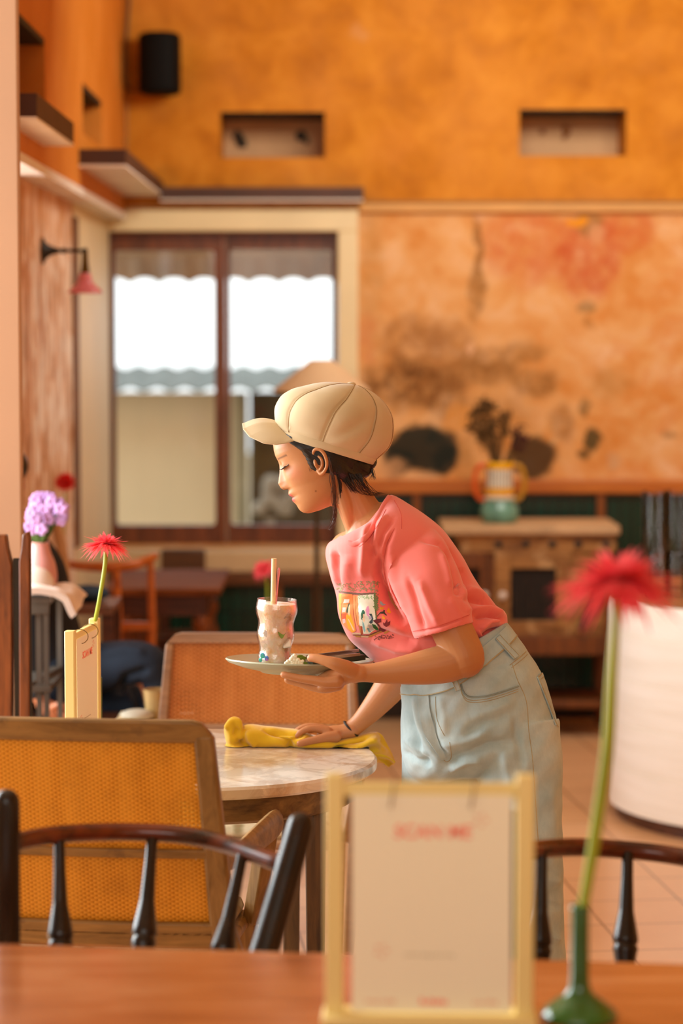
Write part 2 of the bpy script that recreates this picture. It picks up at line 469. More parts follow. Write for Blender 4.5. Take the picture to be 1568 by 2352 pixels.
# left wall: upper part, overhanging the lower part by a narrow soffit
v1 = (PX(50, XL) + .0, PX(110, XL), 2.46, 2.70)
ventA = (7.3, PX(110, XL), 2.46, 2.71); ventB = (PX(195, XL), PX(238, XL), 2.50, 2.69)
m = MB()
wall_cells(6.9, WY, 2.285, 3.9, [ventA, ventB], lambda a, b, c, d: m.span((XL - .4, a, c), (XL, b, d)))
wl = struct('wall_left', m, M_side)
m = MB(); m.span((XL - .36, 7.2, 2.40), (XL - .28, 10.2, 2.75)); struct('vent_back', m, plain('vent_back', '#c87a20', .7, .2, 4), wl)
m = MB(); m.span((XL - .3, 7.3, 2.69), (XL - .002, PX(110, XL), 2.712)); struct('vent_top_shade', m, M_nicheshade, wl)  # dark board carries the shade at the top of the vent
m = MB(); m.span((XL - .3, ventB[0], 2.67), (XL - .002, ventB[1], 2.692)); struct('vent_top_shade', m, M_nicheshade, wl)
m = MB(); m.span((XL2 - .3, 7.93, 0), (XL2, PX(170, XL2), 2.285)); struct('wall_left_lower', m, M_rough)
m = MB(); m.span((XL2 - .06, PX(170, XL2), 0), (XL2 + .004, WY, 2.275)); struct('trim_3', m, M_cream)
m = MB(); m.span((XL2, PX(168, XL2), .9), (XL2 + .014, PX(176, XL2), 2.2)); struct('trim_4', m, plain('brown_strip', '#7a5030', .6, .2, 4))
m = MB(); m.span((XL2 - .02, 6.9, 2.255), (XL + .012, WY, 2.285)); struct('trim_5', m, M_soffit)
# canopy slabs
m = MB(); m.span((XL, 7.05, 2.363), (-.88, 8.02, 2.43)); s_ = struct('trim_6', m, M_lintel)
m = MB(); m.span((XL, 7.05, 2.355), (-.881, 8.018, 2.363)); struct('soffit_board', m, M_soffit, s_)
m = MB(); m.span((XL - .05, 9.1, 2.373), (-.805, WY, 2.43)); s_ = struct('trim_7', m, M_lintel)
m = MB(); m.span((XL - .05, 9.102, 2.364), (-.806, WY - .002, 2.373)); struct('soffit_board', m, M_soffit, s_)
m = MB(); m.span((-.81, 10.86, wz(461)), (wx(834), WY, wz(434))); s_ = struct('trim_8', m, M_lintel)
m = MB(); m.span((-.81, 10.865, wz(465)), (wx(832), WY, wz(461))); struct('soffit_board', m, M_soffit, s_)
# window surround, long moulding
m = MB(); m.span((XL2, WY - .05, wz(532)), (wx(822), WY, wz(482))); m.span((wx(776), WY - .05, wz(1256)), (wx(822), WY, wz(532)))
struct('trim_9', m, M_cream, bevel=.006)
m = MB(); m.span((wx(822), WY - .03, wz(488)), (3.0, WY, wz(466))); struct('trim_10', m, M_trim, bevel=.006)
m = MB(); m.span((wx(822), WY - .04, wz(466)), (3.0, WY, wz(462))); struct('trim_11', m, plain('moulding_line', '#a8702c', .6, .1, 3))
# window: two sashes in a frame
wf = thing('window_1', None, None, (wx(508), WY, win[2])); props(wf, kind='structure')
def sash(parent, x0, x1, z0, z1, px0, px1, pt, pb, Y=WY + .04):
    a, b, c, d = wx(px0), wx(px1), wz(pb), wz(pt)
    m = MB(); t_ = .05; r = .018
    m.span((x0, Y, z0), (a, Y + t_, z1)); m.span((b, Y, z0), (x1, Y + t_, z1)); m.span((a, Y, d), (b, Y + t_, z1)); m.span((a, Y, z0), (b, Y + t_, c))
    for cx, cz, sx, sz in ((a, d, 1, -1), (b, d, -1, -1), (a, c, 1, 1), (b, c, -1, 1)):      # rounded corners
        pl = [Vector((cx, Y, cz))] + [Vector((cx + sx * r * (1 - sin(q)), Y, cz + sz * r * (1 - cos(q)))) for q in np.linspace(0, pi / 2, 6)]
        m.prism(pl, (0, t_, 0))
    s = obj('window_sash', m, M_frame, parent, 0, 30)
    g = MB(); g.box(((a + b) / 2, Y + .025, (c + d) / 2), (b - a + .01, .004, d - c + .01)); obj('pane', g, M_glass, s)
    return s
def glass_pane_mat():
    t = NT('window_glass'); tr = t.n('ShaderNodeBsdfTransparent'); gl = t.n('ShaderNodeBsdfGlossy'); gl.inputs['Roughness'].default_value = .03
    mx = t.n('ShaderNodeMixShader'); fr = t.n('ShaderNodeFresnel'); fr.inputs[0].default_value = 1.3
    t.l(fr.outputs[0], mx.inputs[0]); t.l(tr.outputs[0], mx.inputs[1]); t.l(gl.outputs[0], mx.inputs[2]); t.l(mx.outputs[0], t.out.inputs[0]); return t.m
M_glass = glass_pane_mat()
xm = wx(516)
sash(wf, win[0] + .002, xm - .004, win[2] + .002, win[3] - .002, 262, 492, 575, 1208)
sash(wf, xm + .006, win[1] - .002, win[2] + .002, win[3] - .002, 527, 762, 572, 1208, WY + .06)
m = MB(); m.span((xm - .02, WY + .025, win[2]), (xm + .002, WY + .12, win[3])); obj('mullion', m, wood('mullion_wood', '#5a2c18', '#a06040', .3, 2, 4), wf, .006)
# sill zone, rail and green tiles below
m = MB(); m.span((XL2, WY - .22, wz(1306)), (wx(840), WY, wz(1256))); struct('trim_12', m, plain('cream_sill', '#cdb088', .5, .08, 4), bevel=.01)
m = MB(); m.span((XL2, WY - .24, wz(1332)), (wx(845), WY, wz(1306))); struct('trim_13', m, wood('sill_rail', '#4a260a', '#7a4414', .5, 0, 4), bevel=.006)
def tiles_mat():
    t = NT('green_tiles'); v = t.coord('World', (1, 1, 1), (pi / 2, 0, 0))
    b = t.n('ShaderNodeTexBrick'); t.l(v, b.inputs[0]); b.offset = 0
    b.inputs['Color1'].default_value = col('#063428'); b.inputs['Color2'].default_value = col('#0a2a1e'); b.inputs['Mortar'].default_value = col('#03120e')
    b.inputs['Scale'].default_value = 1; b.inputs['Mortar Size'].default_value = .004; b.inputs['Brick Width'].default_value = .055; b.inputs['Row Height'].default_value = .25
    t.base(b.outputs[0]); t.set(rough=.25); t.bump(b.outputs[1], -.3, .003); return t.m
M_tiles = tiles_mat()
m = MB(); m.span((wx(840), WY - .03, .12), (3.0, WY, wz(1130))); m.span((XL2, WY - .2, .12), (wx(840), WY, wz(1332))); struct('wall_back_tiles', m, M_tiles)
m = MB(); m.span((wx(830), WY - .07, wz(1132)), (3.0, WY, wz(1101))); struct('trim_14', m, M_rail, bevel=.006)
m = MB()
for px in (957, 1380): m.span((wx(px - 9), WY - .055, .12), (wx(px + 9), WY - .02, wz(1130)))
for px in (360, 640, 728): m.span((wx(px - 8), WY - .225, .12), (wx(px + 8), WY - .19, wz(1332)))
struct('trim_15', m, wood('batten_wood', '#6a340c', '#a05818', .5, 2, 4), bevel=.004)
m = MB(); m.span((XL2, WY - .26, 0), (wx(840), WY, .13)); m.span((wx(840), WY - .1, 0), (3, WY, .13)); struct('baseboard_back', m, plain('dark_plinth', '#2c2018', .6, .2, 5), bevel=.005)
# floor
def floor_mat():
    t = NT('terracotta_floor'); v = t.coord('World', (1, 1, 1), (0, 0, radians(-6)))
    b = t.n('ShaderNodeTexBrick'); t.l(v, b.inputs[0]); b.offset = 0
    b.inputs['Color1'].default_value =  col('#eebe92'); b.inputs['Color2'].default_value = col('#e8b484'); b.inputs['Mortar'].default_value = col('#8a5a34')
    b.inputs['Scale'].default_value = 1; b.inputs['Mortar Size'].default_value = .004; b.inputs['Brick Width'].default_value = .3; b.inputs['Row Height'].default_value = .3
    n = t.noise(t.coord('World'), 6, 5, .6)
    c = t.mix(t.math('MULTIPLY', n, .5), b.outputs[0], col('#d09a66'))
    t.base(c); t.set(rough=.3, spec=.5); t.bump(t.noise(t.coord('World'), 30, 3), .1, .002); return t.m
m = MB(); m.span((-4.5, -3, -.1), (3.2, 11.5, 0)); struct('floor', m, floor_mat())
m = MB(); m.span((-4.5, -1.4, 3.9), (3.2, 11.5, 4.0)); struct('ceiling', m, plain('ceiling_plaster', '#e4d4b4', .8, .05, 2))
m = MB(); m.span((3.0, -1.2, 0), (3.2, 11.5, 3.9)); struct('wall_right', m, M_wall)
m = MB(); m.span((-4.5, -1.4, 0), (3.2, -1.2, 3.9)); m.span((-2.6, -1.2, 0), (-2.4, 4.1, 3.9)); struct('wall_light_block', m, plain('front_cream', '#e8dcc4', .8, .04, 2))  # unseen walls added to keep sky light out on the camera side
# pale column at the left
m = MB(); m.prism([(-1.08, 6.45, 0), (P(49, 600, 6.45).x, 6.45, 0), (P(44, 600, 6.8).x, 6.8, 0), (-1.08, 6.8, 0)], (0, 0, 3.9)); struct('trim_16', m, plain('column_plaster', '#bc9070', .6, .05, 1.2), bevel=.01)

# ------------------------------------------------------------------ outside the window
m = MB(); m.span((-12, 11.5, -.25), (12, 40, -.15)); struct('floor_outside', m, plain('yard_ground', '#b09a78', .8, .1, 1))
def build_outside():
    YA = 12.4
    # scalloped awning
    m = MB(); x0 = P(150, 600, YA).x; x1 = P(900, 600, YA).x; n = 150
    zt = P(0, 590, YA).z; rows = [[], [], []]
    for i in range(n + 1):
        x = lerp(x0, x1, i / n); px = 784 + (x * F / YA)
        sc = abs(sin(pi * (px - 300) / 68.0)) ** .6
        zb = P(px, 652 - 14 * sc, YA).z
        rows[0].append((x, WY + .51, zt + .45)); rows[1].append((x, YA, zt)); rows[2].append((x, YA - .01 * sin(i * .6), zb))
    m.sheet(rows, .008)
    obj('striped_awning', m, plain('awning_cloth', '#bcaa92', .8, .2, 3), label='grey-beige awning with a scalloped edge outside the window', cat='awning')
    t = thing('courtyard_wall', 'cream courtyard wall under a grey corrugated roof outside the window', 'wall', (P(380, 1200, 14.5).x, 14.5, -.15))
    m = MB(); zc = P(0, 902, 14.5).z; m.span((P(-300, 0, 14.5).x, 14.5, -.15), (P(560, 0, 14.5).x, 14.7, zc)); obj('wall_face', m, plain('yard_wall', '#e4d2ac', .8, .08, .8), t)
    m = MB(); rows = []
    xs = np.linspace(P(-300, 0, 14.2).x, P(1200, 0, 14.2).x, 260)
    za = P(0, 893, 14.2).z; zb = P(0, 846, 14.8).z
    for k in range(2):
        rows.append([(x, (14.2, 14.8)[k], (za, zb)[k] + .012 * sin(x * 2 * pi / .16)) for x in xs])
    m.sheet(rows, .01); obj('corrugated_roof', m, plain('roof_sheet', '#6e7672', .6, .15, 5), t)
    t = thing('courtyard_shed', 'dark brown shed wall behind the right pane of the window', 'shed', (P(680, 1200, 14.6).x, 14.6, -.15))
    m = MB(); m.span((P(571, 0, 14.6).x, 14.6, -.15), (P(1300, 0, 14.6).x, 14.8, zc)); obj('shed_wall', m, plain('shed_wall', '#5a4c34', .8, .2, 2), t)
    m = MB(); m.span((P(541, 0, 14.5).x, 14.36, -.15), (P(566, 0, 14.5).x, 14.49, zc)); obj('shed_post', m, plain('shed_post', '#8c8468', .8, .1, 2), t)
    rnd = random.Random(3)
    m = MB()
    for i in range(14):
        c = P(596 + rnd.random() * 90, 1105 + rnd.random() * 75, 13.6); m.ball(c, (.05, .05, .045), 6)
    m.bar((P(620, 0, 13.6).x, 13.6, -.15), P(620, 1190, 13.6), .05, .05)
    obj('white_flowering_bush', m, plain('yard_flowers', '#9c9484', .8, .2, 5), label='pale flowering bush outside the right window pane', cat='bush')
build_outside()
# ================================================================== FURNITURE, FAR TO NEAR
M_black = plain('black_metal', '#12100c', .5, .2, 10)
M_glassy = (lambda t: (t.base((1, 1, 1, 1)), t.set(rough=.04, trans=1.0, ior=1.45), t.m)[-1])(NT('clear_glass'))
# ---- loudspeaker with its cable, on the back wall
t = thing('loudspeaker', 'black rounded loudspeaker mounted high on the orange wall', 'speaker', P(367, 215, 10.85))
c = P(367, 147, 10.86); hw = 47 / 508; hh = 64 / 508
m = MB(); rings = []
for z, k in ((-1.08, .7), (-1.04, .9), (-.98, .98), (-.9, 1), (.9, 1), (.98, .98), (1.04, .9), (1.08, .7)):
    ring = []
    for q in range(40):
        a = 2 * pi * q / 40; e = .75
        x = hw * k * (abs(cos(a)) ** e) * (1 if cos(a) > 0 else -1); y = .1 * k * (abs(sin(a)) ** e) * (1 if sin(a) > 0 else -1)
        ring.append(c + Vector((x, y, z * hh)))
    rings.append(ring)
m.loft(rings); obj('cabinet_shell', m, plain('speaker_black', '#070605', .7, .1, 10, spec=.15), t)
m = MB(); m.box(c + Vector((0, .1, 0)), (.05, .1, .08)); obj('wall_bracket', m, M_black, t)
m = MB(); m.tube([P(300, -60, 10.96), P(292, 60, 10.96), P(284, 150, 10.95), P(290, 195, 10.93), P(306, 208, 10.9), P(325, 208, 10.86)], .008, 8, sub=6)
obj('speaker_cable', m, plain('cable_brown', '#6a4416', .6, .1, 5), label='brown cable curving down the wall corner to the black speaker', cat='cable')
m = MB(); m.tube([P(291, 180, 10.97), P(291, 455, 10.97)], .0045, 8); m.ball(P(288, 325, 10.965), (.014, .01, .012), 6)
obj('corner_conduit', m, plain('conduit_ochre', '#b07830', .5, .1, 5), label='thin ochre conduit running down the corner above the white canopy', cat='pipe')
# ---- wall sconce
YS = PX(100, XL2); t = thing('wall_sconce', 'black swing-arm wall sconce with a pink glass shade on the left wall', 'lamp', (XL2, YS, P(100, 580, YS).z))
z0 = P(100, 576, YS).z; xs = P(195, 576, YS).x; k = YS / F
m = MB(); m.lathe([(.046, 0), (.046, .006), (.030, .014), (.018, .03), (.011, .05), (.009, .06)], (XL2, YS, z0), 20, (1, 0, 0), sub=3)
obj('wall_flange', m, M_black, t)
m = MB(); m.tube([(XL2 + .05, YS, z0), (xs, YS, z0)], .0065, 10); m.ball((XL2 + .075, YS, z0), .011, 8); m.ball((xs, YS, z0), .011, 8)
obj('arm', m, M_black, t)
m = MB(); m.lathe([(.008, 0), (.011, -.01), (.012, -.04), (.016, -.07), (.016, -.08)], (xs, YS, z0), 14); obj('lamp_socket', m, plain('brass_dark', '#5a4414', .4, .1, 10, .8), t)
def pinkglass():
    t = NT('pink_glass'); t.base(col('#f88c98')); t.set(rough=.3, trans=.3); return t.m
zs = z0 - .078
m = MB(); pr = [(.018, 0), (.023, -.012), (.026, -.03), (.04, -.045), (.058, -.062), (.062, -.07)]
m.lathe(pr + [(r - .003, z) for r, z in pr[::-1]], (xs, YS, zs), 28, sub=2); obj('lamp_shade', m, pinkglass(), t)
# ---- floor lamp behind the waitress
YL = 9.6
t = thing('floor_lamp', 'floor lamp with a beige cone shade and dark pole behind the waitress', 'lamp', (P(727, 1000, YL).x, YL, 0))
kx = YL / F; cx = P(738, 0, YL).x
m = MB(); zt_ = P(0, 827, YL).z; zb_ = P(0, 900, YL).z
m.lathe([(24 * kx, zt_), (28 * kx, zt_ - .004), (108 * kx, zb_ + .012), (110 * kx, zb_), (106 * kx, zb_ + .004), (24 * kx, zt_ - .012)], (cx, YL, 0), 40)
obj('lamp_shade', m, (lambda q: (q.base(col('#cba882')), q.set(rough=.8), q.m)[-1])(NT('shade_linen')), t)
m = MB(); m.tube([(cx - .02, YL, zt_ - .02), (cx - .02, YL, .03)], .011, 10); obj('pole', m, wood('pole_dark', '#2a1c0c', '#453014', .5), t)
m = MB(); m.lathe([(.15, 0), (.15, .015), (.03, .035), (.015, .05)], (cx - .02, YL, 0), 24); obj('base', m, M_black, t)
# ---- distressed cabinet
YC = 10.35; kc = YC / F
M_cab = wood('cabinet_worn', '#6a3f18', '#b98448', .6, 0, 5, 5, wear='#caa270'); M_cabd = wood('cabinet_brown', '#4a2408', '#8a4c18', .55, 2, 4)
M_cabtop = plain('cabinet_top_pale', '#c4a078', .6, .15, 6)
M_void = plain('cabinet_dark_mesh', '#1a0e06', .6, .3, 30)
def cx_(px): return P(px, 0, YC).x
def cz_(py): return P(784, py, YC).z
D = .42
t = thing('side_cabinet', 'worn wooden side cabinet with pale top and dark mesh doors by the green tiles', 'cabinet', (cx_(1235), YC + D / 2, 0))
m = MB(); m.span((cx_(1018), YC - .03, cz_(1228)), (cx_(1432), YC + D, cz_(1206))); obj('cabinet_top', m, M_cabtop, t, .008)
m = MB(); m.span((cx_(1060), YC, cz_(1270)), (cx_(1425), YC + D - .02, cz_(1228)));
m.prism([(cx_(1040), YC, cz_(1228)), (cx_(1065), YC, cz_(1228)), (cx_(1065), YC, cz_(1262))], (0, D - .02, 0))
fz = obj('frieze', m, M_cab, t, .004)
for px in (1150, 1214, 1276, 1336, 1402): m = MB(); m.lathe([(.016, 0), (.016, .008), (.008, .012)], (cx_(px), YC + .002, cz_(1250)), 12, (0, -1, 0)); obj('rosette', m, M_black, fz)
m = MB(); m.span((cx_(1045), YC + .03, cz_(1500)), (cx_(1062), YC + D - .03, cz_(1266))); m.span((cx_(1400), YC + .03, cz_(1500)), (cx_(1418), YC + D - .03, cz_(1266)))
m.span((cx_(1045), YC + D - .05, cz_(1500)), (cx_(1418), YC + D - .03, cz_(1266))); m.span((cx_(1045), YC, cz_(1505)), (cx_(1418), YC + D - .03, cz_(1462)))
m.span((cx_(1125), YC + .01, cz_(1465)), (cx_(1142), YC + .06, cz_(1266)))
obj('body', m, M_cabd, t, .004)
def cdoor(x0, x1, mt, y0=1270, y1=1462, kx=None, ix=40, iy=36):
    m = MB(); a, b, c, d = cx_(x0), cx_(x1), cz_(y1), cz_(y0); f = ix * kc; g = iy * kc
    m.span((a, YC, c), (a + f, YC + .025, d)); m.span((b - f, YC, c), (b, YC + .025, d)); m.span((a + f, YC, d - g), (b - f, YC + .025, d)); m.span((a + f, YC, c), (b - f, YC + .025, c + g))
    dd = obj('door', m, mt, t, .004)
    m = MB(); m.span((a + f, YC + .02, c + g), (b - f, YC + .03, d - g))
    for i in range(9):
        x = lerp(a + f, b - f, (i + .5) / 9); m.tube([(x, YC + .014, c + g), (x, YC + .014, d - g)], .004, 6)
    obj('mesh_panel', m, M_void, dd)
    if kx: m = MB(); m.ball((cx_(kx), YC - .02, cz_(1367)), (.017, .017, .019), 8); m.tube([(cx_(kx), YC, cz_(1367)), (cx_(kx), YC - .02, cz_(1367))], .006, 8); obj('knob', m, plain('porcelain_knob', '#e4d8d0', .2, .02), dd)
cdoor(1142, 1322, M_cab, kx=1160, ix=36); cdoor(1052, 1124, M_cabd, kx=1117, ix=16); 
m = MB(); m.span((cx_(1322), YC + .01, cz_(1462)), (cx_(1400), YC + .04, cz_(1270)))
obj('side_panel', m, M_cab, t, .004)
m = MB(); m.tube([(cx_(1372), YC - .005, cz_(1300)), (cx_(1385), YC - .01, cz_(1340)), (cx_(1372), YC - .01, cz_(1390)), (cx_(1340), YC - .01, cz_(1445))], [.02, .03, .022, .012], 10, sub=5); obj('carved_bracket', m, M_black, t)
for px in (1052, 1410):
    for y in (YC + .03, YC + D - .06):
        m = MB(); m.tube([(cx_(px), y, cz_(1500)), (cx_(px), y, .2), (cx_(px), y, 0)], [.026, .03, .018], 12, sub=4); obj('leg', m, M_cabd, t)
m = MB(); m.span((cx_(1045), YC + .02, .13), (cx_(1418), YC + D - .04, .16)); obj('lower_shelf', m, M_cabd, t, .004)
# ---- jug with dried flowers
YV = 10.5; kv = YV / F; vx = P(1152, 0, YV).x
def vz(py): return P(784, py, YV).z
ztop = cz_(1206)
dz_ = ztop - vz(1200)
t = thing('ceramic_jug', 'ceramic jug with orange and yellow handles, holding dried flowers on the cabinet', 'vase', (vx, YV, ztop))
def jl(prof, nm, mt): m = MB(); m.lathe([(r * kv, vz(y) + dz_) for r, y in prof], (vx, YV, 0), 36, sub=3); obj(nm, m, mt, t)
jl([(6, 1200), (36, 1200), (44, 1185), (44, 1170), (38, 1158), (32, 1148), (10, 1147)], 'bulb', plain('teal_glaze', '#6a9c8c', .25, .3, 14))
def ribbed():
    t = NT('ribbed_white'); v = t.coord('Object'); w = t.n('ShaderNodeTexWave'); t.l(v, w.inputs[0]); w.inputs['Scale'].default_value = 22; w.bands_direction = 'X'
    t.base(t.ramp(w.outputs[1], [(.2, col('#8a8478')), (.6, col('#e4dccc'))])); t.set(rough=.4); return t.m
jl([(10, 1148.5), (32, 1148), (32, 1138.5), (10, 1138)], 'white_band', plain('white_glaze', '#dcd4c4', .3, .05))
jl([(10, 1138), (32, 1138), (33, 1128), (32, 1120), (10, 1120)], 'yellow_band', plain('yellow_glaze', '#e8a832', .3, .05))
jl([(10, 1120), (31, 1120), (30, 1100), (30, 1078), (10, 1078)], 'ribbed_neck', ribbed())
jl([(20, 1080), (30, 1078), (32, 1070), (32, 1063), (28, 1062), (26, 1075), (20, 1079)], 'rim', plain('rim_yellow', '#eeb010', .3, .05))
for sx, mt, nm in ((-1, '#d8581a', 'orange handle'), (1, '#b8841c', 'mustard yellow handle')):
    m = MB(); m.tube([(vx + sx * 30 * kv, YV, vz(1068) + dz_), (vx + sx * 48 * kv, YV, vz(1072) + dz_), (vx + sx * 57 * kv, YV, vz(1095) + dz_), (vx + sx * 56 * kv, YV, vz(1125) + dz_), (vx + sx * 46 * kv, YV, vz(1145) + dz_), (vx + sx * 30 * kv, YV, vz(1147) + dz_)], 5.5 * kv, 10, sub=6)
    obj('handle', m, plain('handle' + mt, mt, .3, .05), t, label=nm)
rnd = random.Random(11)
def dried(name, label, base, head, r, n, cstem, chead, sz):
    t = thing(name, label, 'dried flowers', base, 'dried flowers in the jug')
    m = MB(); h = MB(); bx, by, bz = base; hc = Vector(head)
    for i in range(n):
        a = rnd.random() * 2 * pi; q = sqrt(rnd.random())
        e = hc + Vector((cos(a) * q * r[0], (rnd.random() - .5) * r[0], sin(a) * q * r[1]))
        s0 = Vector((bx + (rnd.random() - .5) * .03, by + (rnd.random() - .5) * .03, bz))
        mid = s0.lerp(e, .5) + Vector((0, 0, .015)); m.tube([s0, mid, e], .0014, 5)
        for k in range(5):
            o = e + Vector((rnd.gauss(0, 1), rnd.gauss(0, 1), rnd.gauss(0, 1))) * sz
            h.ball(o, (sz * .55, sz * .55, sz * .8), 4)
    obj('stems', m, cstem, t); obj('flower_heads', h, chead, t)
M_dst = plain('dried_stem', '#6a4a20', .8, .2); zz = vz(1075) + dz_
dried('dried_bouquet', 'tall brown dried bouquet leaning left in the ceramic jug', (vx - .01, YV, zz), P(1122, 970, YV), (.085, .09), 60, M_dst, plain('dried_brown', '#5a3c10', .9, .3, 30), .011)
dried('dried_sprig', 'short dark purple dried sprig leaning right in the ceramic jug', (vx + .02, YV, zz), P(1192, 1012, YV), (.03, .06), 22, M_dst, plain('dried_purple', '#4a1c18', .9, .3, 30), .01)
# ---- far table, bench back and bentwood chair on the left
M_tw = wood('table_brown', '#5a2c10', '#94562c', .7, 0, 4); M_tw.node_tree.nodes['Principled BSDF'].inputs['Specular IOR Level'].default_value = .15
t = thing('wooden_table', 'brown wooden table with turned legs under the window, behind the bentwood chair', 'table', (P(360, 1330, 9.7).x, 9.75, 0))
x0 = P(235, 0, 9.5).x; x1 = P(505, 0, 9.5).x
m = MB(); m.span((x0, 9.35, .725), (x1, 10.15, .755)); obj('tabletop', m, M_tw, t, .006)
m = MB(); m.span((x0 + .06, 9.42, .64), (x1 - .06, 10.08, .725)); obj('apron', m, M_darkwood, t)
for lx in (x0 + .08, x1 - .08):
    for ly in (9.45, 10.05):
        m = MB(); m.lathe([(.03, .64), (.036, .6), (.022, .56), (.036, .5), (.042, .42), (.026, .3), (.02, .2), (.034, .12), (.02, 0)], (lx, ly, 0), 16, sub=3); obj('leg', m, wood('turned_leg', '#5a2a0a', '#9a5420', .4), t)
t = thing('bench_seat', 'dark wooden bench back against the wall below the window', 'bench', (P(410, 0, 10.5).x, 10.5, 0))
m = MB(); m.span((P(362, 0, 10.45).x, 10.45, .56), (P(466, 0, 10.45).x, 10.49, P(0, 1262, 10.45).z)); obj('backrest', m, wood('bench_wood', '#3a200c', '#6a4018', .5, 0, 4), t, .01)
m = MB(); m.span((P(362, 0, 10.45).x, 10.2, .42), (P(466, 0, 10.45).x, 10.49, .46)); obj('seat', m, M_darkwood, t, .01)
for dx in (368, 460):
    for ly in (10.23, 10.46):
        m = MB(); m.span((P(dx, 0, 10.4).x - .018, ly - .018, 0), (P(dx, 0, 10.4).x + .018, ly + .018, .56 if ly > 10.3 else .42)); obj('leg', m, M_darkwood, t)
YB = 8.9
M_bw = wood('bentwood', '#a04c10', '#d8782c', .3, 0, 4)
t = thing('bentwood_chair', 'orange-brown bentwood chair with a curved top rail by the far wooden table', 'chair', (P(270, 0, YB).x, YB + .2, 0))
q = [P(122, 1284, YB + .28), P(170, 1298, YB + .1), P(235, 1302, YB), P(300, 1298, YB + .02), P(340, 1286, YB + .08), P(357, 1276, YB + .14)]
m = MB(); m.tube(q, [.012, .017, .019, .019, .018, .014], 12, sub=6, flat=.75, round_ends=True); obj('top_rail', m, M_bw, t)
for a_, b_ in ((P(345, 1292, YB + .06), P(340, 1600, YB + .04)), (P(268, 1310, YB), P(262, 1600, YB))):
    m = MB(); m.tube([a_, (a_ + b_) / 2 + Vector((.01, 0, 0)), b_, (b_.x, b_.y, 0)], [.013, .016, .017, .013], 10, sub=4); obj('back_post', m, M_bw, t)
b_ = P(140, 1300, YB + .22)
m = MB(); m.tube([b_, (b_.x, b_.y, 0)], .014, 10); obj('back_post', m, M_bw, t)
m = MB(); m.lathe([(.0, .43), (.19, .43), (.205, .45), (.19, .47), (0, .465)], (P(255, 0, YB).x, YB + .22, 0), 30); obj('seat', m, M_bw, t)
m = MB(); xa = P(330, 0, YB).x; m.tube([(P(345, 0, YB).x, YB + .42, .44), (P(345, 0, YB).x, YB + .44, 0)], .015, 8); obj('leg', m, M_bw, t)
m = MB(); m.box((P(300, 0, YB).x, YB + .03, P(0, 1440, YB).z), (.12, .02, .03)); obj('cross_rail', m, M_bw, t)
# round side table behind the cane chair, holding a small gerbera vase
def legs_table(name, label, cx, cy, r, h, mt, cat='table', group=None):
    t = thing(name, label, cat, (cx, cy, 0), group)
    m = MB(); m.lathe([(0, h - .025), (r - .01, h - .025), (r, h - .018), (r, h - .006), (r - .006, h), (0, h)], (cx, cy, 0), 48); obj('tabletop', m, mt, t)
    m = MB(); m.tube([(cx, cy, h - .02), (cx, cy, .03)], .03, 14); obj('pedestal', m, M_darkwood, t)
    m = MB(); m.lathe([(.2, 0), (.2, .02), (.04, .05), (.03, .06)], (cx, cy, 0), 24); obj('base', m, M_black, t)
    return t
legs_table('round_side_table', 'small dark round table behind the rear cane chair', P(600, 0, 8.3).x, 8.45, .27, .655, M_darkwood)
# ---- gerberas
def glow_through(t, k=.45):
    tl = t.n('ShaderNodeBsdfTranslucent'); t.l(t.b.inputs['Base Color'].links[0].from_socket, tl.inputs[0]); ms = t.n('ShaderNodeMixShader'); ms.inputs[0].default_value = k
    t.l(t.b.outputs[0], ms.inputs[1]); t.l(tl.outputs[0], ms.inputs[2]); t.l(ms.outputs[0], t.out.inputs[0])
M_petal = {k: (lambda t, k=k: (t.base(t.ramp(t.noise(t.coord('Object'), 30, 3), [(.3, col(k)), (.7, col(k2))])), t.set(rough=.5, sss=.0), glow_through(t), t.m)[-1])(NT('petal_' + k[1:])) for k, k2 in (('#f84458', '#ff8084'), ('#d81818', '#f03028'))}
M_stem = plain('flower_stem', '#a4b42c', .45, .2, 6); M_sepal = plain('sepal_green', '#4f7020', .6, .2, 20); M_disc = plain('disc_pink', '#d84a40', .7, .3, 60)
